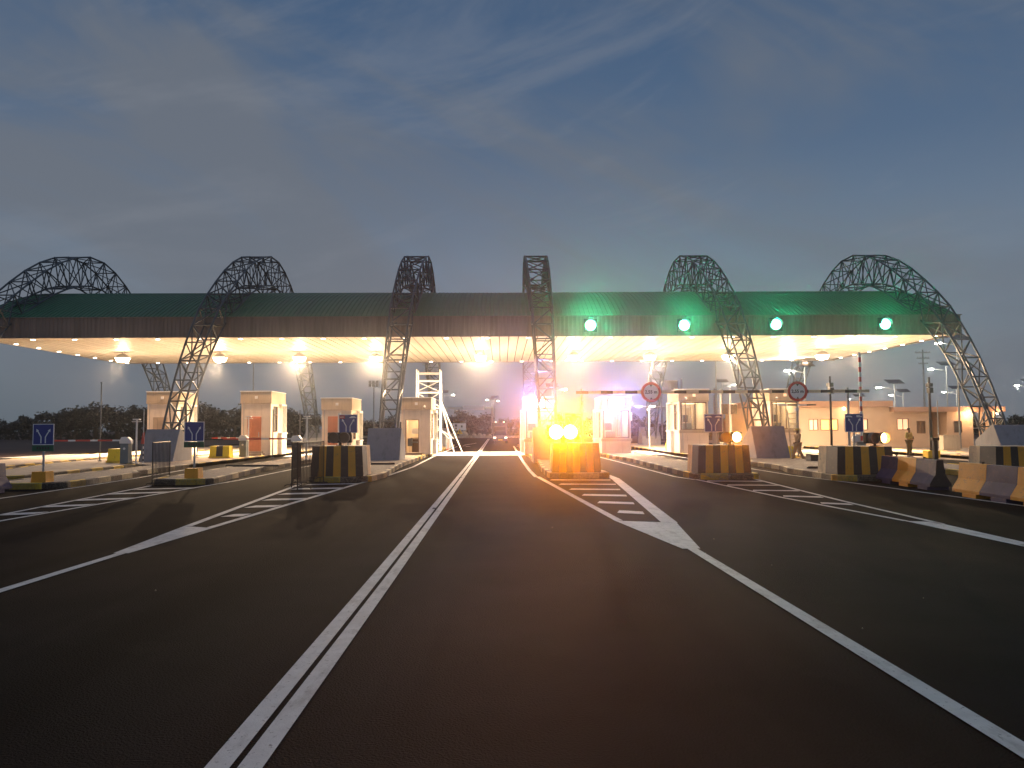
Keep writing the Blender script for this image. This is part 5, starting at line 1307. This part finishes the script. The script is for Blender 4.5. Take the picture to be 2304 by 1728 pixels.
def tree_place(px):
    for a, b in [(70, 'at the left edge of the photo'), (330, 'left of the leftmost booth'), (560, 'between the two tall left booths'), (740, 'between the tall and the short left booths'), (960, 'behind the left arch and short booths'), (1110, 'under the far sign gantry'),
                 (1240, 'beyond the far car, left of the flashing beacon'), (1340, 'behind the flashing beacon'), (1500, 'behind the first round height sign'), (1700, 'behind the blue sign of the tall lit booth'), (2200, 'between the office building and the right arch'), (9999, 'at the right edge of the photo')]:
        if px < a: return b
cnt = {}
for i, (px, py, Y, k, wf) in enumerate(TL):
    x, z = sl(px, py, Y); s_ = (z + .3) / [6.1, 5.9, 6.1, 7.0, 5.9][k]
    src, used = TM[k]
    o = src if not used else copy_tree(src); TM[k][1] = True
    o.location = (x, Y, -.05); o.scale = (s_ * wf * 1.1, s_ * wf, s_); o.rotation_euler = (0, 0, random.uniform(0, 6.28))
    pl = tree_place(px); key = (k, pl); cnt[key] = cnt.get(key, 0) + 1
    tall_ = 'tall' if z > 5.6 else ('middling' if z > 4.5 else 'low')
    o['label'] = tall_ + ' ' + tk[k] + ' tree ' + pl + ('' if cnt[key] == 1 else ', further right')
# low scrub that closes the gaps under the crowns
m = MB(); rnd = random.Random(5)
for i in range(9000):
    x = rnd.uniform(-160, 140); y = 170 + rnd.uniform(-4, 14) + abs(x) * -.05; z = rnd.uniform(0, 1) ** 1.3 * (2.6 + 1.1 * math.sin(x * .17) + .7 * math.sin(x * .53 + 1)); s_ = rnd.uniform(.25, .55)
    u = Vector((rnd.uniform(-1, 1), rnd.uniform(-.4, .4), rnd.uniform(-1, 1))).normalized() * s_; w = Vector((rnd.uniform(-1, 1), .3, rnd.uniform(-1, 1))).normalized() * s_
    p = Vector((x, y, z)); m.add([p - u, p - w, p + u, p + w], [(0, 1, 2, 3)])
tag(m.build('scrub', 'leaf'), 'dark scrub closing the gaps under the far trees', 'scrub', kind='stuff')

# ------------------------------------------------------------------ haze
HAZE = 0.0006  # haze box added so the lamps get bloom-like halos
m = MB(); m.box(-170, -14, -1.2, 170, 215, 17.0)
hz = tag(m.build('haze', []), 'thin haze added for the glow around the lamps', None, kind='stuff')
hm = bpy.data.materials.new('haze'); hm.use_nodes = True; t_ = hm.node_tree; t_.nodes.clear()
pv = t_.nodes.new('ShaderNodeVolumePrincipled'); pv.inputs['Color'].default_value = (0.92, 0.93, 0.96, 1); pv.inputs['Density'].default_value = HAZE; pv.inputs['Anisotropy'].default_value = 0.95
om = t_.nodes.new('ShaderNodeOutputMaterial'); t_.links.new(pv.outputs[0], om.inputs['Volume'])
hm.cycles.volume_sampling = 'EQUIANGULAR'; hz.data.materials.append(hm); hz.display_type = 'WIRE'
cy.volume_max_steps = 32
